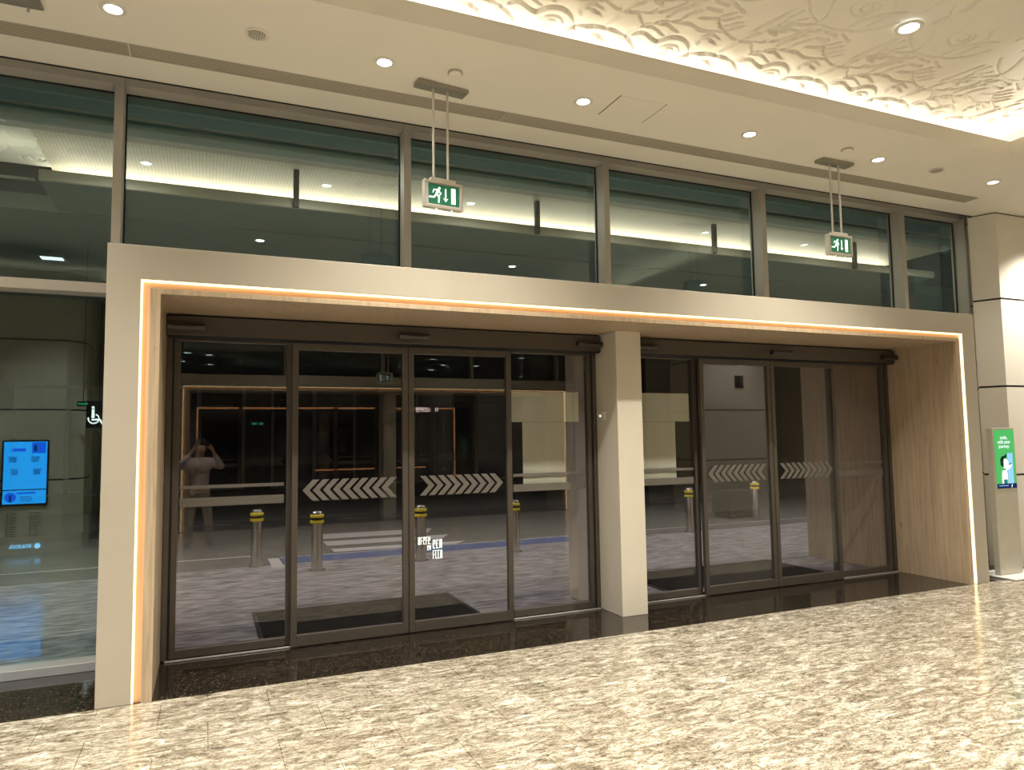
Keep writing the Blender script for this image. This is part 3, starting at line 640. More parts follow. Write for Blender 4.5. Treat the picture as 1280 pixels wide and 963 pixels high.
# ------------------------------------------------------------------ small ceiling fittings
def seg_grille(x0, x1, label):
    t = thing('linear_grille', ((x0 + x1) / 2, .195, ZS), label, 'air grille', 'linear air grilles along the ceiling')
    f = MB(); y0, y1 = .105, .285
    f.rbox(x0, x1, y0, y0 + .012, ZS - .006, ZS - .0005, .0015); f.rbox(x0, x1, y1 - .012, y1, ZS - .006, ZS - .0005, .0015)
    f.rbox(x0, x0 + .008, y0 + .012, y1 - .012, ZS - .006, ZS - .0005, .0015); f.rbox(x1 - .008, x1, y0 + .012, y1 - .012, ZS - .006, ZS - .0005, .0015)
    obj('frame', f, 'plate' if False else 'alu', t)
    obj('slot_panel', MB().box(x0 + .008, x1 - .008, y0 + .012, y1 - .012, ZS - .003, ZS - .0005), 'grille', t)
seg_grille(-2.35, .075, 'slotted ceiling air grille at the left end, left of its seam')
seg_grille(.08, 2.905, 'slotted ceiling air grille above the left doors, behind the left exit sign')
seg_grille(2.91, 5.905, 'slotted ceiling air grille above the centre post')
seg_grille(5.91, 8.94, 'slotted ceiling air grille at the right end, behind the right exit sign')
seg_grille(-5.2, -2.355, 'slotted ceiling air grille beyond the left edge of the picture')

ap = thing('access_panel', (3.868, -.32, ZS), 'flush cream access panel in the ceiling between two downlights', 'access panel')
g = MB()
x0, x1, y0, y1 = 3.645, 4.09, -.505, -.14
obj('panel', MB().rbox(x0 + .006, x1 - .006, y0 + .006, y1 - .006, ZS - .004, ZS - .0002, .0006), 'ceil', ap)
for q in ((x0, x0 + .005, y0, y1), (x1 - .005, x1, y0, y1)): obj('edge_gap', MB().box(*q, ZS - .003, ZS - .0001), 'joint', ap)

def speaker(x, y, label):
    t = thing('ceiling_speaker', (x, y, ZS), label, 'speaker', 'round fittings set in the flat ceiling')
    obj('rim', MB().lathe([(.078, -.0005), (.08, -.006), (.070, -.009), (.062, -.005)], x, y, ZS, 36), 'trimw', t, smooth=True)
    b = MB()
    for k in range(-3, 4):
        w = math.sqrt(max(0, .056 ** 2 - (k * .016) ** 2)); b.box(x + k * .016 - .005, x + k * .016 + .005, y - w, y + w, ZS - .0125, ZS - .0085)
    obj('grille', b, 'alu', t)
speaker(.885, -.336, 'round ceiling speaker with slotted grille left of the second downlight')
speaker(7.632, -.317, 'round ceiling speaker between the two rightmost downlights')
def detector(x, y, label):
    t = thing('smoke_detector', (x, y, ZS), label, 'smoke detector', 'white ceiling detectors')
    obj('base', MB().lathe([(.056, -.0005), (.058, -.008), (.052, -.012)], x, y, ZS, 36), 'alu', t, smooth=True)
    obj('cap', MB().lathe([(.046, -.0125), (.047, -.017), (.038, -.022), (.012, -.023)], x, y, ZS, 36), 'ceil', t, smooth=True)
detector(2.29, -.35, 'round white detector beside the left exit sign mount')
detector(6.284, -.373, 'round white detector beside the right exit sign mount')
bk = thing('ceiling_bracket', (-.49, -.20, ZS), 'small grey ceiling plate with a short stem at the top left edge', 'bracket')
obj('mount_plate', MB().rbox(-.62, -.37, -.26, -.14, ZS - .02, ZS - .0005, .003), 'plate', bk)
obj('stem', MB().rod((-.45, -.15, ZS - .02), (-.45, -.15, ZS - .05), .008), 'nickel', bk)

# ------------------------------------------------------------------ exit signs
def run_man(t, xo, zo, s, y):
    """running figure, centred at xo, zo, total height s, facing right"""
    b = MB(); th = .0008
    b.lathe([(.085 * s, 0), (.085 * s, th)], xo + .16 * s, zo + .40 * s, y - th, 18, axis='y')
    def limb(pts, w):
        for p, q in zip(pts[:-1], pts[1:]):
            dx, dz = q[0] - p[0], q[1] - p[1]; l = math.hypot(dx, dz); nx, nz = -dz / l * w / 2 * s, dx / l * w / 2 * s; ex, ez = dx / l * w * .3 * s, dz / l * w * .3 * s
            P0 = (xo + p[0] * s - ex, zo + p[1] * s - ez); P1 = (xo + q[0] * s + ex, zo + q[1] * s + ez)
            b.prism([(P0[0] + nx, P0[1] + nz), (P0[0] - nx, P0[1] - nz), (P1[0] - nx, P1[1] - nz), (P1[0] + nx, P1[1] + nz)], y - th, y, 'y')
    limb([(.08, .27), (-.02, .02)], .17); limb([(-.02, .0), (.15, -.15), (.12, -.48)], .10)
    limb([(-.04, .0), (-.20, -.20), (-.50, -.21)], .10); limb([(.05, .29), (-.20, .27), (-.26, .10)], .07); limb([(.12, .24), (.27, .08), (.18, -.02)], .07)
    return obj('running_figure', b, 'picto', t)

def exit_sign(x, y, zt, rotz, label, xr=(-.075, .045), w=.325, h=.212, ztop=ZS):
    t = thing('exit_sign', (x, y, 0), label, 'exit sign', 'hanging green exit signs')
    zb = zt - h
    obj('ceiling_plate', MB().rbox(x - .215, x + .205, y - .06, y + .06, ztop - .03, ztop - .0005, .004), 'plate', t)
    for k in xr: obj('rod', MB().rod((x + k, y, zt + .012), (x + k, y, ztop - .03), .0095, 14), 'nickel', t, smooth=True)
    obj('hanger', MB().rbox(x - .105, x + .105, y - .02, y + .02, zt, zt + .026, .003), 'nickel', t)
    f = MB(); e = .020; x0, x1 = x - w / 2, x + w / 2
    f.rbox(x0, x1, y - .026, y + .026, zt - e, zt, .003); f.rbox(x0, x1, y - .026, y + .026, zb, zb + e, .003)
    f.rbox(x0, x0 + e, y - .026, y + .026, zb + e, zt - e, .003); f.rbox(x1 - e, x1, y - .026, y + .026, zb + e, zt - e, .003)
    obj('frame', f, 'nickel', t)
    obj('white_panel', MB().box(x0 + e - .001, x1 - e + .001, y - .016, y + .016, zb + e - .001, zt - e + .001), 'white', t)
    fp = obj('green_panel', MB().rbox(x0 + .036, x1 - .030, y - .020, y - .0165, zb + .032, zt - .026, .0015), 'green', t)
    run_man(t, x0 + .105, (zt + zb) / 2, .125, y - .0202)
    a = MB(); xa = x0 + .178; zc = (zt + zb) / 2
    a.box(xa - .006, xa + .006, y - .021, y - .0202, zc - .025, zc + .052); a.prism([(xa - .022, zc - .022), (xa, zc - .052), (xa + .022, zc - .022), (xa, zc - .032)], y - .021, y - .0202, 'y')
    obj('down_arrow', a, 'picto', t)
    obj('door_symbol', MB().box(x0 + .225, x0 + .262, y - .021, y - .0202, zb + .045, zt - .042), 'picto', t)
    for k in (-.055, .075): obj('test_lamp', MB().lathe([(.008, 0), (.009, -.008), (.005, -.014)], x + k, y, zb, 14), 'picto', t, smooth=True)
    t.rotation_euler.z = rotz
    return t
exit_sign(2.265, -.10, 3.632, .115, 'green running man exit sign hanging on two rods above the left doors')
exit_sign(6.43, -.09, 3.640, .01, 'green running man exit sign hanging on two rods above the right doors')
t = exit_sign(3.85, -7.00, 2.985, PI, 'green exit sign hanging low on long rods before the entrance across the hall')

# ------------------------------------------------------------------ slim screen stand by the right column
k = thing('screen_stand', (9.08, .10, 0), 'slim grey floor standing screen with a green picture beside the right column', 'screen stand')
kx0, kx1, ky0, ky1 = 8.885, 9.285, .10, .165
obj('body', MB().rbox(kx0, kx1, ky0, ky1, .025, 1.690, .006), 'kiosk', k)
obj('base_plate', MB().rbox(kx0 - .06, kx1 + .25, ky0 - .20, ky1 + .20, .0005, .022, .008), 'white', k)
sc = obj('screen', MB().box(kx0 + .035, kx1 - .018, ky0 - .004, ky0 - .0003, .995, 1.665), 'kgreen', k)
sx0, sx1 = kx0 + .035, kx1 - .018; yy = ky0 - .0045
obj('footer_band', MB().box(sx0, sx1, yy - .001, yy, .995, 1.048), 'knavy', k)
obj('footer_line', MB().box(sx0 + .03, sx0 + .20, yy - .002, yy - .0011, 1.022, 1.029), 'kblue', k)
obj('footer_mark', MB().prism([(sx1 - .10, 1.004), (sx1 - .085, 1.004), (sx1 - .078, 1.040), (sx1 - .088, 1.040)], yy - .002, yy - .0011, 'y'), 'kwhite', k)
obj('phone_shape', MB().rbox(sx0 + .205, sx1 - .045, yy - .001, yy, 1.048, 1.395, .0004), 'kblue', k)
c = MB(); cxh = sx0 + .165
c.prism([(cxh - .075, 1.048), (cxh + .028, 1.048), (cxh + .032, 1.16), (cxh + .02, 1.20), (cxh - .06, 1.20), (cxh - .075, 1.14)], yy - .0018, yy - .001, 'y')
c.prism([(cxh + .01, 1.19), (cxh + .10, 1.235), (cxh + .115, 1.262), (cxh + .10, 1.27), (cxh + .0, 1.225)], yy - .0026, yy - .0018, 'y')
c.lathe([(.058, 0), (.058, .0008)], cxh, 1.275, yy - .0018, 24, axis='y')
obj('figure', c, 'kwhite', k)
c = MB(); c.prism([(cxh - .035, 1.235), (cxh - .085, 1.255), (cxh - .092, 1.325), (cxh - .06, 1.362), (cxh - .012, 1.368), (cxh + .028, 1.395), (cxh + .022, 1.345), (cxh - .025, 1.335), (cxh - .035, 1.30)], yy - .0034, yy - .0026, 'y')
obj('figure_hair', c, 'kblack', k)
obj('figure_trousers', MB().box(cxh - .045, cxh + .02, yy - .0026, yy - .0019, 1.048, 1.095), 'kteal', k)
obj('heart', MB().prism([(sx0 + .255, 1.245), (sx0 + .23, 1.272), (sx0 + .24, 1.285), (sx0 + .255, 1.275), (sx0 + .27, 1.285), (sx0 + .28, 1.272)], yy - .0018, yy - .001, 'y'), 'kteal', k)
for i, (s_, zz) in enumerate((('smile,', 1.575), ('with your', 1.525), ('journey.', 1.475))):
    text('screen_text', s_, .058, 'kwhite', k, ((sx0 + sx1) / 2 - .01, yy - .0008, zz))

# ------------------------------------------------------------------ display on the left column (seen in the glass)
d = thing('wall_display', (-1.915, -5.70, 1.235), 'blue lit display mounted on the clad column left of the photographer, seen reflected', 'display')
yd = -5.70
obj('bezel', MB().rbox(-2.225, -1.615, yd - .0, yd + .035, .735, 1.735, .006), 'black', d)
obj('display_screen', MB().box(-2.200, -1.640, yd + .0352, yd + .037, .985, 1.710), 'sblue', d)
obj('lower_screen', MB().box(-2.200, -1.640, yd + .0352, yd + .037, .765, .970), 'sblue', d)
b = MB()
for q in (MB().rbox(-2.10, -1.92, yd + .0372, yd + .038, 1.56, 1.61, .0003), MB().box(-1.84, -1.66, yd + .0372, yd + .038, 1.53, 1.70), MB().lathe([(.075, 0), (.075, .0008)], -2.10, .865, yd + .0372, 24, axis='y'), MB().box(-2.02, -1.78, yd + .0372, yd + .038, .915, .94)):
    obj('screen_panel', q, 'sblue2', d)
b = MB(); r = random.Random(3)
for (cx_, cz_) in ((-2.08, 1.44), (-1.79, 1.44), (-2.05, 1.25), (-1.76, 1.25)):
    b = MB()
    for i in range(5): b.box(cx_ - .06 + .003 * i, cx_ + .06 - r.random() * .03, yd + .0382, yd + .039, cz_ + .03 - .018 * i, cz_ + .04 - .018 * i)
    obj('screen_text', b, 'sdark', d)
obj('screen_picture', MB().box(-1.815, -1.775, yd + .0382, yd + .039, 1.56, 1.66), 'sdark', d); b = MB(); b.box(-2.115, -2.085, yd + .0382, yd + .039, .80, .90)
obj('screen_picture', b, 'sdark', d); b = MB()
for i in range(3): b.box(-1.98, -1.82, yd + .0382, yd + .039, .80 + .03 * i, .81 + .03 * i)
obj('screen_text', b, 'sdark', d)
li = thing('directory_text', (-1.92, -5.70, .22), 'two blocks of small dark directory lines below the blue display, seen reflected', 'lettering')
for blk in (-2.08, -1.78):
    b = MB()
    for i in range(11):
        w = .05 + r.random() * .05; b.box(blk - .075, blk - .06 + .02, yd + .0004, yd + .0015, .61 - i * .034, .625 - i * .034); b.box(blk - .02, blk - .02 + w, yd + .0004, yd + .0015, .61 - i * .034, .622 - i * .034)
    obj('text_block', b, 'joint', li)
lg = thing('lit_logo', (-1.9, -5.70, .10), 'small blue white lit logo at the foot of the left column, seen reflected', 'logo')
text('logo_text', 'SOUD/A', .075, 'logo', lg, (-1.955, -5.694, .115), (PI / 2, 0, PI), sx=1.05, depth=.004)
b = MB(); b.lathe([(.04, 0), (.04, .008)], -1.735, .115, yd + .0005, 24, axis='y'); obj('logo_disc', b, 'logo', lg)

pq = obj('wall_plaque', MB().rbox(11.40, 11.64, -5.619, -5.60, 2.70, 2.97, .004), 'bronze', label='small dark plaque high on the right hand reflected column', cat='plaque')
pd = thing('purple_display', (11.3, -7.3, 0), 'tall narrow purple lit display across the hall, seen reflected', 'display')
obj('stand', MB().rbox(11.10, 11.50, -7.36, -7.30, 0.0005, 1.62, .005), 'black', pd)
obj('screen', MB().box(11.14, 11.46, -7.2995, -7.297, .30, 1.54), 'purple', pd)

ws = thing('restroom_sign', (-1.1, -5.99, 1.92), 'dark hanging sign with lit white wheelchair symbol left of the person, seen reflected', 'sign')
# ------------------------------------------------------------------ entrance across the hall and what lies behind it
bpy.context.view_layer.update()
names = {}
def far_label(s):
    s = s.replace(', near the camera', '').replace(', second pane from the left in view', '')
    s = s.replace('wide cream entrance surround edged with a warm light line, oak lined', 'cream entrance surround with a warm light line')
    return s
def short(s):
    for a, b in ((' on the ', ' at '), (' of the header', ''), (' above the ', ' over '), (' of the ', ' of '), (' the ', ' ')):
        if len(s.split()) > 15: s = s.replace(a, b)
    return s
for o in list(FAC):
    if o.name.startswith('window_') and o.location.x < -2.4: continue
    c = copy_tree(o)
    c.location = (W - o.location.x, YO - o.location.y, o.location.z); c.rotation_euler.z = o.rotation_euler.z + PI
    c['label'] = short('far entrance: ' + far_label(o['label']))
obj('wall_back', MB().box(10.86, XR, YO - .4, YO, 0, ZS).box(XL, -1.32, YO - 1.1, YO - .3, 0, ZS + .3), 'clad', label='cream wall beside the entrance across the hall', cat='wall', kind='structure')
obj('wall_left', MB().box(XL - .1, XL, YO, 1.2, 0, 5.0), 'clad', label='cream wall closing the hall at the left', cat='wall', kind='structure')
obj('wall_right', MB().box(XR, XR + .1, YO, 1.2, 0, 5.0), 'clad', label='cream wall closing the hall at the right', cat='wall', kind='structure')
obj('wall_front', MB().box(11.6, XR, .5, .7, 0, ZS), 'clad', label='cream wall right of the clad column', cat='wall', kind='structure')
obj('floor_back', MB().box(XL, 18, YO - 1.02, YO - .0005, -.12, 0), 'granite', label='black granite strip across the hall', cat='floor', kind='structure')
obj('floor_passage', MB().box(XL, 18, -30, YO - 1.0205, -.12, 0), 'asphalt', label='dark floor of the passage beyond the far doors', cat='floor', kind='structure')
pw = MB(); pw.box(XL - .1, 18.1, -30.1, -30, 0, 4.87); pw.box(XL - .1, XL, -30, YO - 1.1, 0, 4.87); pw.box(18, 18.1, -30, YO - .4, 0, 4.87); pw.box(XL - .1, 18.1, -30.1, YO - .62, 4.87, 4.95)
obj('wall_passage', pw, 'darkwall', label='dark walls of the passage beyond the far doors', cat='wall', kind='structure')
# coffee shop far behind the doors across the hall
ys = -13.6
cs = thing('coffee_shop', (4.0, ys, 0), 'dark coffee shop front outlined by a thin orange line, seen reflected', 'shop front')
b = MB(); b.rbox(.38, .42, ys, ys + .03, 0.02, 2.60, .004); b.rbox(.42, 7.5, ys, ys + .03, 2.56, 2.60, .004); b.rbox(7.50, 7.54, ys, ys + .03, .02, 2.60, .004)
obj('outline_light', b, 'neonorange', cs)
obj('back_wall', MB().box(.3, 7.6, ys - 2.1, ys - 2.0, 0, 3.0), 'darkwall', cs)
obj('counter', MB().rbox(3.5, 6.8, ys - 1.2, ys - .6, 0, 1.05, .02), 'bronze', cs)
obj('counter_light', MB().rbox(3.5, 6.8, ys - .6, ys - .58, .80, .84, .004), 'neonorange', cs)
nsn = thing('shop_sign', (6.65, ys + .1, 2.4), 'pink white lit lettering COFFEE over the far shop front, seen mirrored', 'sign')
# copy the word as it reads in the mirror image: its end sits on the left
text('sign_text', 'VOIA COFFEE', .185, 'neon', nsn, (6.64, ys + .12, 2.53), (PI / 2, 0, PI), sx=.62, depth=.008)
al = obj('amber_lamp', MB().lathe([(.02, -.07), (.08, -.05), (.09, 0), (.07, .05), (.02, .07)], 5.62, -12.2, 2.06, 20), 'amber', label='round amber lamp before the far coffee shop, seen reflected', cat='lamp', smooth=True)
for (x, yv) in ((-.33, 20.3), (-.35, 21.4), (-.04, 22.3), (.69, 22.8), (.71, 26.3), (-.28, 25.3), (8.92, 22.1), (9.98, 24.1), (11.5, 24.1), (12.2, 20.6), (15.6, 28.4), (10.1, 26.3)):
    t = downlight(x, 1.76 - yv, 4.87, 'small ceiling light far down the dark passage, seen as a dot in the glass', 'ceiling lights of the passage'); t.scale = (2.6, 2.6, 2.6)
e2 = thing('passage_exit_sign', (1.95, -14.2, 2.3), 'tiny green exit light far down the passage, seen reflected', 'exit sign', 'hanging green exit signs')
obj('sign_case', MB().rbox(1.75, 2.15, -14.24, -14.2, 2.10, 2.24, .004), 'black', e2); obj('sign_face', MB().box(1.80, 1.92, -14.199, -14.197, 2.14, 2.20).box(1.98, 2.10, -14.199, -14.197, 2.14, 2.20), 'hallgreen', e2)
# restroom sign parts
obj('sign_board', MB().rbox(-1.315, -.90, -6.00, -5.985, 1.92, 2.36, .005), 'black', ws)
b = MB(); yw = -5.984
wx, wz = -1.07, 2.07; s_ = .25
n = 20; ring = []
for i in range(n):
    a0, a1 = PI * (.65 + 1.45 * i / n), PI * (.65 + 1.45 * (i + 1) / n)
    b.prism([(wx - math.cos(a0) * r_, wz + math.sin(a0) * r_) if False else (wx - r_ * math.cos(a), wz + r_ * math.sin(a)) for (r_, a) in ((.065, a0), (.085, a0), (.085, a1), (.065, a1))], yw, yw + .001, 'y')
b.lathe([(.022, 0), (.022, .001)], wx - .01, wz + .185, yw, 18, axis='y')
b.box(wx - .03, wx + .012, yw, yw + .001, wz + .01, wz + .155)
b.prism([(wx - .03, wz + .0), (wx + .09, wz + .0), (wx + .15, wz - .085), (wx + .13, wz - .10), (wx + .075, wz - .03), (wx - .03, wz - .03)], yw + .0011, yw + .002, 'y')
obj('wheelchair_symbol', b, 'wclit', ws)
b = MB(); b.box(-1.295, -1.28, yw, yw + .001, 1.99, 2.12); b.prism([(-1.28, 2.03), (-1.255, 2.06), (-1.255, 2.09), (-1.28, 2.12)], yw, yw + .001, 'y'); obj('side_symbol', b, 'wclit', ws)
gs = thing('direction_sign', (-1.165, -5.55, 2.25), 'small green lit arrow sign on a rod beside the left column, seen reflected', 'sign')
obj('sign_case', MB().rbox(-1.25, -1.08, -5.58, -5.552, 2.25, 2.33, .004), 'black', gs)
obj('arrow_face', MB().prism([(-1.24, 2.275), (-1.13, 2.275), (-1.13, 2.26), (-1.09, 2.29), (-1.13, 2.32), (-1.13, 2.305), (-1.24, 2.305)], -5.5515, -5.5505, 'y'), 'hallgreen', gs)
obj('rod', MB().rod((-1.165, -5.566, 2.33), (-1.165, -5.566, ZR), .006), 'black', gs)
obj('hanger', MB().rod((-1.28, -5.993, 2.36), (-1.28, -5.993, ZS), .006).rod((-1.0, -5.993, 2.36), (-1.0, -5.993, ZS), .006), 'black', ws)

# ------------------------------------------------------------------ outside
YE = 1.0205
obj('pavement', MB().box(-12, 24, YE, 5.05, -.14, -.012), 'pave', label='grey stone pavement outside the doors', cat='pavement', kind='structure')
obj('road', MB().box(-14, 26, 5.05, 9.4, -.16, -.016), 'asphalt', label='dark road beyond the bollards', cat='road', kind='structure')
rm = thing('road_markings', (3., 5.5, -.012), 'zebra crossing and blue and white paint on the road', 'road marking', kind='structure')
obj('blue_band', MB().prism([(1.62, 5.05), (6.6, 5.05), (6.6, 5.60), (1.62, 5.60)], -.0155, -.012, 'z'), 'blue', rm)
obj('white_end', MB().box(1.45, 1.60, 4.75, 5.6, -.0118, -.009), 'roadwhite', rm)
z = MB()
for (a0, a1) in ((5.80, 6.12), (6.50, 7.02), (7.35, 8.0)): z.prism([(2.42, a0), (4.3, a0 - .10), (4.55, a1 - .18), (2.42, a1)], -.0155, -.012, 'z')
obj('zebra_stripe', z, 'roadwhite', rm)
obj('edge_line', MB().box(-8, 1.40, 5.96, 6.02, -.0155, -.012).box(1.62, 22, 5.62, 5.66, -.0155, -.012), 'roadwhite', rm)
obj('kerb', MB().box(-14, 26, 9.4, 9.65, -.16, .11), 'darkwall', label='dark kerb across the road', cat='kerb', kind='structure')
obj('pavement_far', MB().box(-14, 26, 9.65, 13.5, -.16, .10), 'asphalt', label='dark pavement across the road', cat='pavement', kind='structure')
fb = thing('street_building', (4., 13.5, .1), 'dark building across the road behind the bollards', 'building')
obj('facade', MB().box(-14, 26, 13.5, 13.8, .1, 7.0), 'darkwall', fb)
for i in range(6):
    x = -6 + i * 2.7
    w = obj('window', MB().rbox(x, x + 2.1, 13.42, 13.5, .5, 3.0, .01), 'bronze', fb); obj('pane', MB().box(x + .07, x + 1.0, 13.41, 13.42, .57, 2.93).box(x + 1.1, x + 2.03, 13.41, 13.42, .57, 2.93), 'darkwin', w)
def mat_(x0, x1, label):
    t = thing('door_mat', ((x0 + x1) / 2, 1.75, -.012), label, 'door mat', 'black mats outside the doors')
    obj('mat_pile', MB().rbox(x0 + .04, x1 - .04, 1.24, 2.22, -.012, .002, .004), 'matblk', t)
    obj('mat_edge', MB().rbox(x0, x0 + .04, 1.2, 2.26, -.012, -.002, .003).rbox(x1 - .04, x1, 1.2, 2.26, -.012, -.002, .003).rbox(x0 + .04, x1 - .04, 1.2, 1.24, -.012, -.002, .003).rbox(x0 + .04, x1 - .04, 2.22, 2.26, -.012, -.002, .003), 'black', t)
mat_(1.05, 3.05, 'black mat outside the left doors'); mat_(5.16, 7.5, 'black mat outside the right doors')
b0 = None
BL = [(1.263, 5.03, 'bollard behind the left fixed panel, leftmost of six'), (1.957, 4.352, 'bollard behind the left leaf of the left doors'), (3.363, 4.42, 'bollard behind the right leaf of the left doors'),
      (4.812, 4.50, 'bollard behind the fixed panel left of the centre post'), (8.366, 5.03, 'bollard just right of the centre post'), (10.6, 5.9, 'bollard behind the left leaf of the right doors')]
for (x, y, lb) in BL:
    zz = -.012 if y < 5.05 else -.016
    if b0 is None:
        b0 = thing('bollard', (x, y, zz), '', 'bollard', 'steel bollards along the kerb')
        obj('post', MB().lathe([(.074, 0), (.074, .735), (.06, .756), (.0, .760)][:3] + [(.01, .760)], x, y, zz, 28), 'steel', b0, smooth=True)
        obj('flange', MB().lathe([(.11, 0.0003), (.11, .012), (.078, .016)], x, y, zz, 28), 'steel', b0, smooth=True)
        for h in (.60, .675): obj('yellow_band', MB().lathe([(.0745, 0), (.086, .006), (.086, .036), (.0745, .042)], x, y, zz + h, 28), 'yellow', b0, smooth=True)
        obj('dark_band', MB().lathe([(.0745, 0), (.0765, .003), (.0765, .03), (.0745, .033)], x, y, zz + .642, 28), 'black', b0, smooth=True)
        t = b0
    else:
        t = copy_tree(b0); t.location = (x, y, zz)
    t['label'] = 'steel ' + lb.replace('bollard', 'bollard with two yellow bands', 1)
bn = thing('planter_box', (10.55, 6.5, -.016), 'low black box on the road side behind the right doors', 'planter box')
obj('box', MB().rbox(10.25, 10.95, 6.2, 6.8, .05, .52, .02), 'black', bn); obj('foot', MB().box(10.3, 10.4, 6.25, 6.75, -.0155, .05).box(10.8, 10.9, 6.25, 6.75, -.0155, .05), 'black', bn)
# the outer half of the entrance surround, beyond the doors
ob = thing('outer_surround', (W / 2, 1.7, -.012), 'oak lined outer side of the entrance beyond the glass, with its centre post', 'portal')
YO2 = 2.25
l = MB(); l.rbox(.257, .32, .962, YO2, -.0115, 2.686, .002); l.rbox(W - .32, W - .257, .962, YO2, -.0115, 2.686, .002); l.rbox(.318, W - .318, .962, YO2, 2.65, 2.686, .002)
obj('oak_liner', l, 'oak', ob)
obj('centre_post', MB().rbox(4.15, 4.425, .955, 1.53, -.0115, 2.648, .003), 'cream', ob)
f = MB(); f.rbox(0, .255, .965, YO2, -.0115, 2.97, .004); f.rbox(W - .255, W, .965, YO2, -.0115, 2.97, .004); f.rbox(.251, W - .251, .965, YO2, 2.688, 2.97, .004)
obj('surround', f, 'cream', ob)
# canopy outside
def relief_patch(best, x0, x1, y0, y1, z):
    nx, ny = int((x1 - x0) / .012), int((y1 - y0) / .012); nu, nv = best.shape
    xs = np.linspace(x0, x1, nx); ys = np.linspace(y0, y1, ny)
    iu = ((np.mod(xs, P)) / P * nu).astype(int) % nu; iv = np.clip(((ys - y0 + .45) / .005).astype(int), 0, nv - 1)
    hh = best[iu][:, iv]; b = MB()
    b.add([(xs[i], ys[j], z - hh[i, j]) for i in range(nx) for j in range(ny)], [(i * ny + j, i * ny + j + 1, (i + 1) * ny + j + 1, (i + 1) * ny + j) for i in range(nx - 1) for j in range(ny - 1)])
    return b
ncl = thing('reflection_stand_in', (-1.7, 3.0, 4.7), 'added relief ceiling corner outside standing in for a reflection, in the leftmost clerestory pane', 'ceiling', kind='structure')  # added outside to imitate the hall ceiling's reflection in the glass
obj('relief_panel', relief_patch(BEST, -1.72, -.98, 2.55, 3.75, 4.70), 'plaster', ncl, smooth=True)
obj('flat_panel', MB().box(-4., -1.78, 2.55, 3.75, 4.63, 4.66), 'ceil', ncl)
obj('edge_lip', MB().box(-1.78, -1.73, 2.55, 3.75, 4.60, 4.72), 'ceil', ncl)
obj('trough_ledge', MB().box(-4., -1.0, 2.95, 3.0, 4.28, 4.30), 'canopy', ncl)
area('stand_in_fill', (-1.6, 3.1, 4.32), (PI - .1, 0, 0), 1.6, .1, 3.5, (1., .86, .7))  # added lamp, only brightens the stand-in ceiling corner
downlight(-1.93, 2.80, 4.63, 'downlight in the flat part of the outside ceiling, left edge', 'outside downlights')
cn = thing('canopy', (4., 2.9, 4.3), 'outside canopy with a mosaic strip washed by a warm light trough', 'canopy')
obj('ceiling_panel', MB().box(-1.45, 12, 1.12, 2.70, 4.70, 4.78), 'canopy', cn)
obj('mosaic_strip', MB().box(-1.0, 12, 2.7002, 4.0, 4.70, 4.78), 'tile', cn)
obj('light_trough', MB().rbox(-.95, 12, 2.90, 2.94, 4.275, 4.385, .004), 'tile', cn)
obj('trough_base', MB().box(-.95, 12, 2.9405, 3.9, 4.275, 4.29).rbox(-.95, 12, 3.9, 3.94, 4.275, 4.699, .004), 'canopydk', cn)
obj('dark_beam', MB().rbox(-1.45, 12, 1.55, 1.85, 4.60, 4.6995, .01).rbox(-1.45, 12, 2.15, 2.35, 4.62, 4.6995, .01), 'canopydk', cn)
for x in (1.50, 4.49, 7.32, 10.1): obj('hanger', MB().rbox(x - .03, x + .03, 2.84, 2.895, 4.27, 4.6995, .004), 'gasket', cn)
area('canopy_lamp', (5.5, 3.78, 4.47), (PI + .25, 0, 0), 12.9, .03, 95., (1., .80, .64))
obj('upper_wall', MB().box(-12, 24, 1.1, 1.12, 4.62, 9), 'darkwall', label='wall above the glazing outside', cat='wall', kind='structure')
cl = thing('canopy_light', (-1.45, 6.46, 4.3), 'rectangular teal tinted light outside, low in the leftmost clerestory pane', 'lamp')
obj('light_case', MB().rbox(-1.62, -1.25, 6.33, 6.6, 4.30, 4.36, .006), 'canopydk', cl); obj('diffuser', MB().box(-1.57, -1.30, 6.38, 6.55, 4.294, 4.2995), 'lampext', cl)
obj('canopy_slab', MB().box(-12, 24, 4.3, 9.4, 4.361, 4.55), 'canopydk', label='dark slab over the road outside', cat='canopy', kind='structure')
for i in range(10): spot((-4 + 1.9 * i, 2.10, 4.50), 45., (1., .92, .80), 3.0, .5, .06)  # added spots with no fixtures, brighten the trough face
for x, y in ((-2.6, 4.7), (1.24, 4.72), (5.01, 4.9), (8.8, 5.0), (12.6, 5.0)):
    if -1 < x < 10: downlight(x, y, 4.361, f'downlight under the slab outside, seen through the clerestory, {"left" if x < 2 else "middle" if x < 6 else "right"} one', 'outside downlights')
    spot((x, y, 4.33), 330., (.96, .92, 1.), 2.5, .7, .06)
for x in (-1., 4., 9.): spot((x, 7.5, 4.3), 60., (1., .95, .86), 2.4, .9, .1)

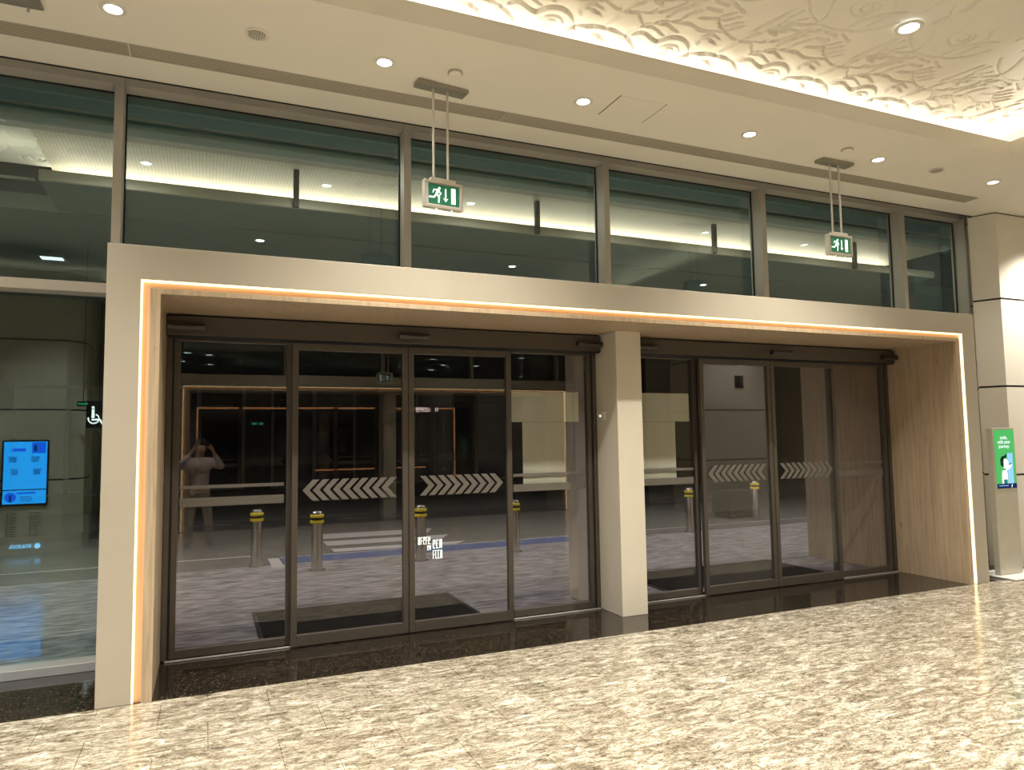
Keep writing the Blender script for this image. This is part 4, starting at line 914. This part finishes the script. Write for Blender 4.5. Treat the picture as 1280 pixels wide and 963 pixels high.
# ------------------------------------------------------------------ the photographer, seen in the door glass
def skin_mesh(name, verts, edges, mats, parent, sub=2, label=None):
    me = bpy.data.meshes.new(name); org = WL[parent]
    me.from_pydata([tuple(Vector(v[:3]) - org) for v in verts], edges, [])
    o = bpy.data.objects.new(name, me); COL.objects.link(o)
    md = o.modifiers.new('skin', 'SKIN'); md.use_smooth_shade = True
    for i, v in enumerate(verts):
        r = v[3]; me.skin_vertices[0].data[i].radius = r if isinstance(r, tuple) else (r, r)
        me.skin_vertices[0].data[i].use_root = (i == 0)
    sb = o.modifiers.new('sub', 'SUBSURF'); sb.levels = sub; sb.render_levels = sub
    dg = bpy.context.evaluated_depsgraph_get(); dg.update()
    m2 = bpy.data.meshes.new_from_object(o.evaluated_get(dg)); o.modifiers.clear(); o.data = m2; bpy.data.meshes.remove(me)
    m2.materials.clear(); m2.materials.append(M[mats]); m2.polygons.foreach_set('use_smooth', [True] * len(m2.polygons))
    o.parent = parent; WL[o] = Vector(org); return o
px0, py0 = .53, -5.60
pr = thing('person', (px0, py0, 0), 'person in light shirt and khaki trousers raising a phone, seen reflected in the left doors', 'person')
V = []; E = []
def v(x, y, z, r): V.append((px0 + x, py0 + y, z, r)); return len(V) - 1
def ch(*ids):
    for a, b in zip(ids[:-1], ids[1:]): E.append((a, b))
pel = v(0, 0, .90, (.135, .10)); wst = v(0, .0, 1.06, (.125, .095)); chs = v(0, .0, 1.25, (.15, .105)); nkb = v(0, .005, 1.385, (.065, .06)); nk = v(0, .02, 1.44, .052)
hd0 = v(0, .04, 1.50, (.066, .075)); hd1 = v(0, .045, 1.575, (.074, .088)); hd2 = v(0, .035, 1.645, (.062, .075))
ch(pel, wst, chs, nkb, nk, hd0, hd1, hd2)
ns = v(0, .135, 1.555, .012); ch(hd1, ns)
for s in (-1, 1):
    ea = v(s * .082, .03, 1.56, .014); ch(hd1, ea)
    sh = v(s * .17, .0, 1.345, .058); el = v(s * .335, .13, 1.245, .043); wr = v(s * .150 + .045, .255, 1.515 if s > 0 else 1.525, .028)
    ch(chs, sh, el, wr)
    pm_ = v(s * .115 + .045, .285, 1.585, (.030, .020)); ch(wr, pm_)
    for i, (dx, dz, l) in enumerate(((-.018, .055, .9), (-.004, .066, 1.), (.010, .064, .97), (.022, .05, .8))):
        a = v(s * .115 + .045 - s * .012 + s * dx, .290, 1.585 + dz * .55, .0095); b = v(s * .115 + .045 - s * (.038) + s * dx * .6, .312, 1.60 + dz * .75, .0088); c = v(s * .115 + .045 - s * .062 + s * dx * .4, .332, 1.607 + dz * .72, .0078)
        ch(pm_, a, b, c)
    t1 = v(s * .115 + .045 - s * .03, .302, 1.57, .011); t2 = v(s * .115 + .045 - s * .06, .322, 1.592, .0095); ch(pm_, t1, t2)
    hp = v(s * .09, 0, .86, .085); kn = v(s * .13, .02, .48, .056); an = v(s * .155, -.01, .09, .038); to = v(s * .175, .13, .045, .034)
    ch(pel, hp, kn, an, to)
skin_mesh('body', V, E, 'skin', pr)
V = []; E = []
a0 = v(0, 0, .86, (.160, .125)); a1 = v(0, 0, 1.06, (.150, .118)); a2 = v(0, 0, 1.23, (.168, .125)); a3 = v(0, .005, 1.36, (.105, .09)); a4 = v(0, .012, 1.41, (.066, .064)); ch(a0, a1, a2, a3, a4)
for s in (-1, 1):
    sh = v(s * .165, .0, 1.345, .078); el = v(s * .335, .13, 1.245, .060); wr = v(s * .175 + .035, .235, 1.465, .044); ch(a3, sh, el, wr)
skin_mesh('shirt', V, E, 'shirt', pr)
V = []; E = []
a0 = v(0, 0, .93, (.150, .115)); a1 = v(0, 0, .86, (.150, .115)); ch(a0, a1)
for s in (-1, 1):
    hp = v(s * .092, 0, .78, .098); kn = v(s * .13, .02, .48, .075); an = v(s * .155, -.01, .12, .060); ch(a1, hp, kn, an)
skin_mesh('trousers', V, E, 'trousers', pr)
for s in (-1, 1):
    V = []; E = []
    a = v(s * .153, -.05, .05, .045); b = v(s * .160, .03, .052, .050); c = v(s * .178, .13, .040, .040); d_ = v(s * .187, .19, .034, .030); e_ = v(s * .155, -.01, .10, .046); ch(a, b, c, d_); ch(b, e_)
    skin_mesh('shoe', V, E, 'shoe', pr)
V = []; E = []
a = v(0, -.012, 1.61, (.081, .078)); b = v(0, .01, 1.668, (.074, .080)); c = v(0, -.035, 1.54, (.070, .045)); d_ = v(0, .068, 1.680, (.055, .024)); ch(c, a, b, d_)
skin_mesh('hair', V, E, 'hair', pr)
ph = thing('phone', (.60, -5.25, 1.65), 'black phone held up in both hands by the reflected person', 'phone')
obj('phone_body', MB().rbox(.515, .680, -5.263, -5.254, 1.612, 1.690, .004), 'black', ph)
obj('camera_bump', MB().rbox(.585, .640, -5.254, -5.2515, 1.63, 1.675, .001), 'darkbronze', ph)

# ------------------------------------------------------------------ camera, world, render settings
cam = bpy.data.cameras.new('camera'); co = bpy.data.objects.new('camera', cam); COL.objects.link(co)
cam.sensor_fit = 'HORIZONTAL'; cam.sensor_width = 36.; cam.lens = 888.93 / 1280 * 36; cam.clip_start = .005; cam.clip_end = 200
yaw, pitch, roll = .40665, .0750, -.01481
fwd = Vector((math.sin(yaw) * math.cos(pitch), math.cos(yaw) * math.cos(pitch), math.sin(pitch)))
r0 = Vector((math.cos(yaw), -math.sin(yaw), 0)); u0 = r0.cross(fwd)
rt = math.cos(roll) * r0 + math.sin(roll) * u0; up = -math.sin(roll) * r0 + math.cos(roll) * u0
mt = Matrix((rt, up, -fwd)).transposed().to_4x4(); mt.translation = (CAMX, CAMY, CAMZ); co.matrix_world = mt
SC.camera = co
w = bpy.data.worlds.new('night'); SC.world = w; w.use_nodes = True
bg = w.node_tree.nodes['Background']; bg.inputs[0].default_value = (.10, .16, .30, 1); bg.inputs[1].default_value = .02
SC.view_settings.view_transform = 'Standard'; SC.view_settings.look = 'None'; SC.view_settings.gamma = 1; SC.view_settings.exposure = .18
SC.view_settings.use_curve_mapping = False
try:
    c = SC.cycles; c.max_bounces = 8; c.diffuse_bounces = 4; c.glossy_bounces = 4; c.transmission_bounces = 6; c.transparent_max_bounces = 24
    c.caustics_reflective = False; c.caustics_refractive = False; c.sample_clamp_indirect = 4.; c.use_denoising = True
except Exception: pass
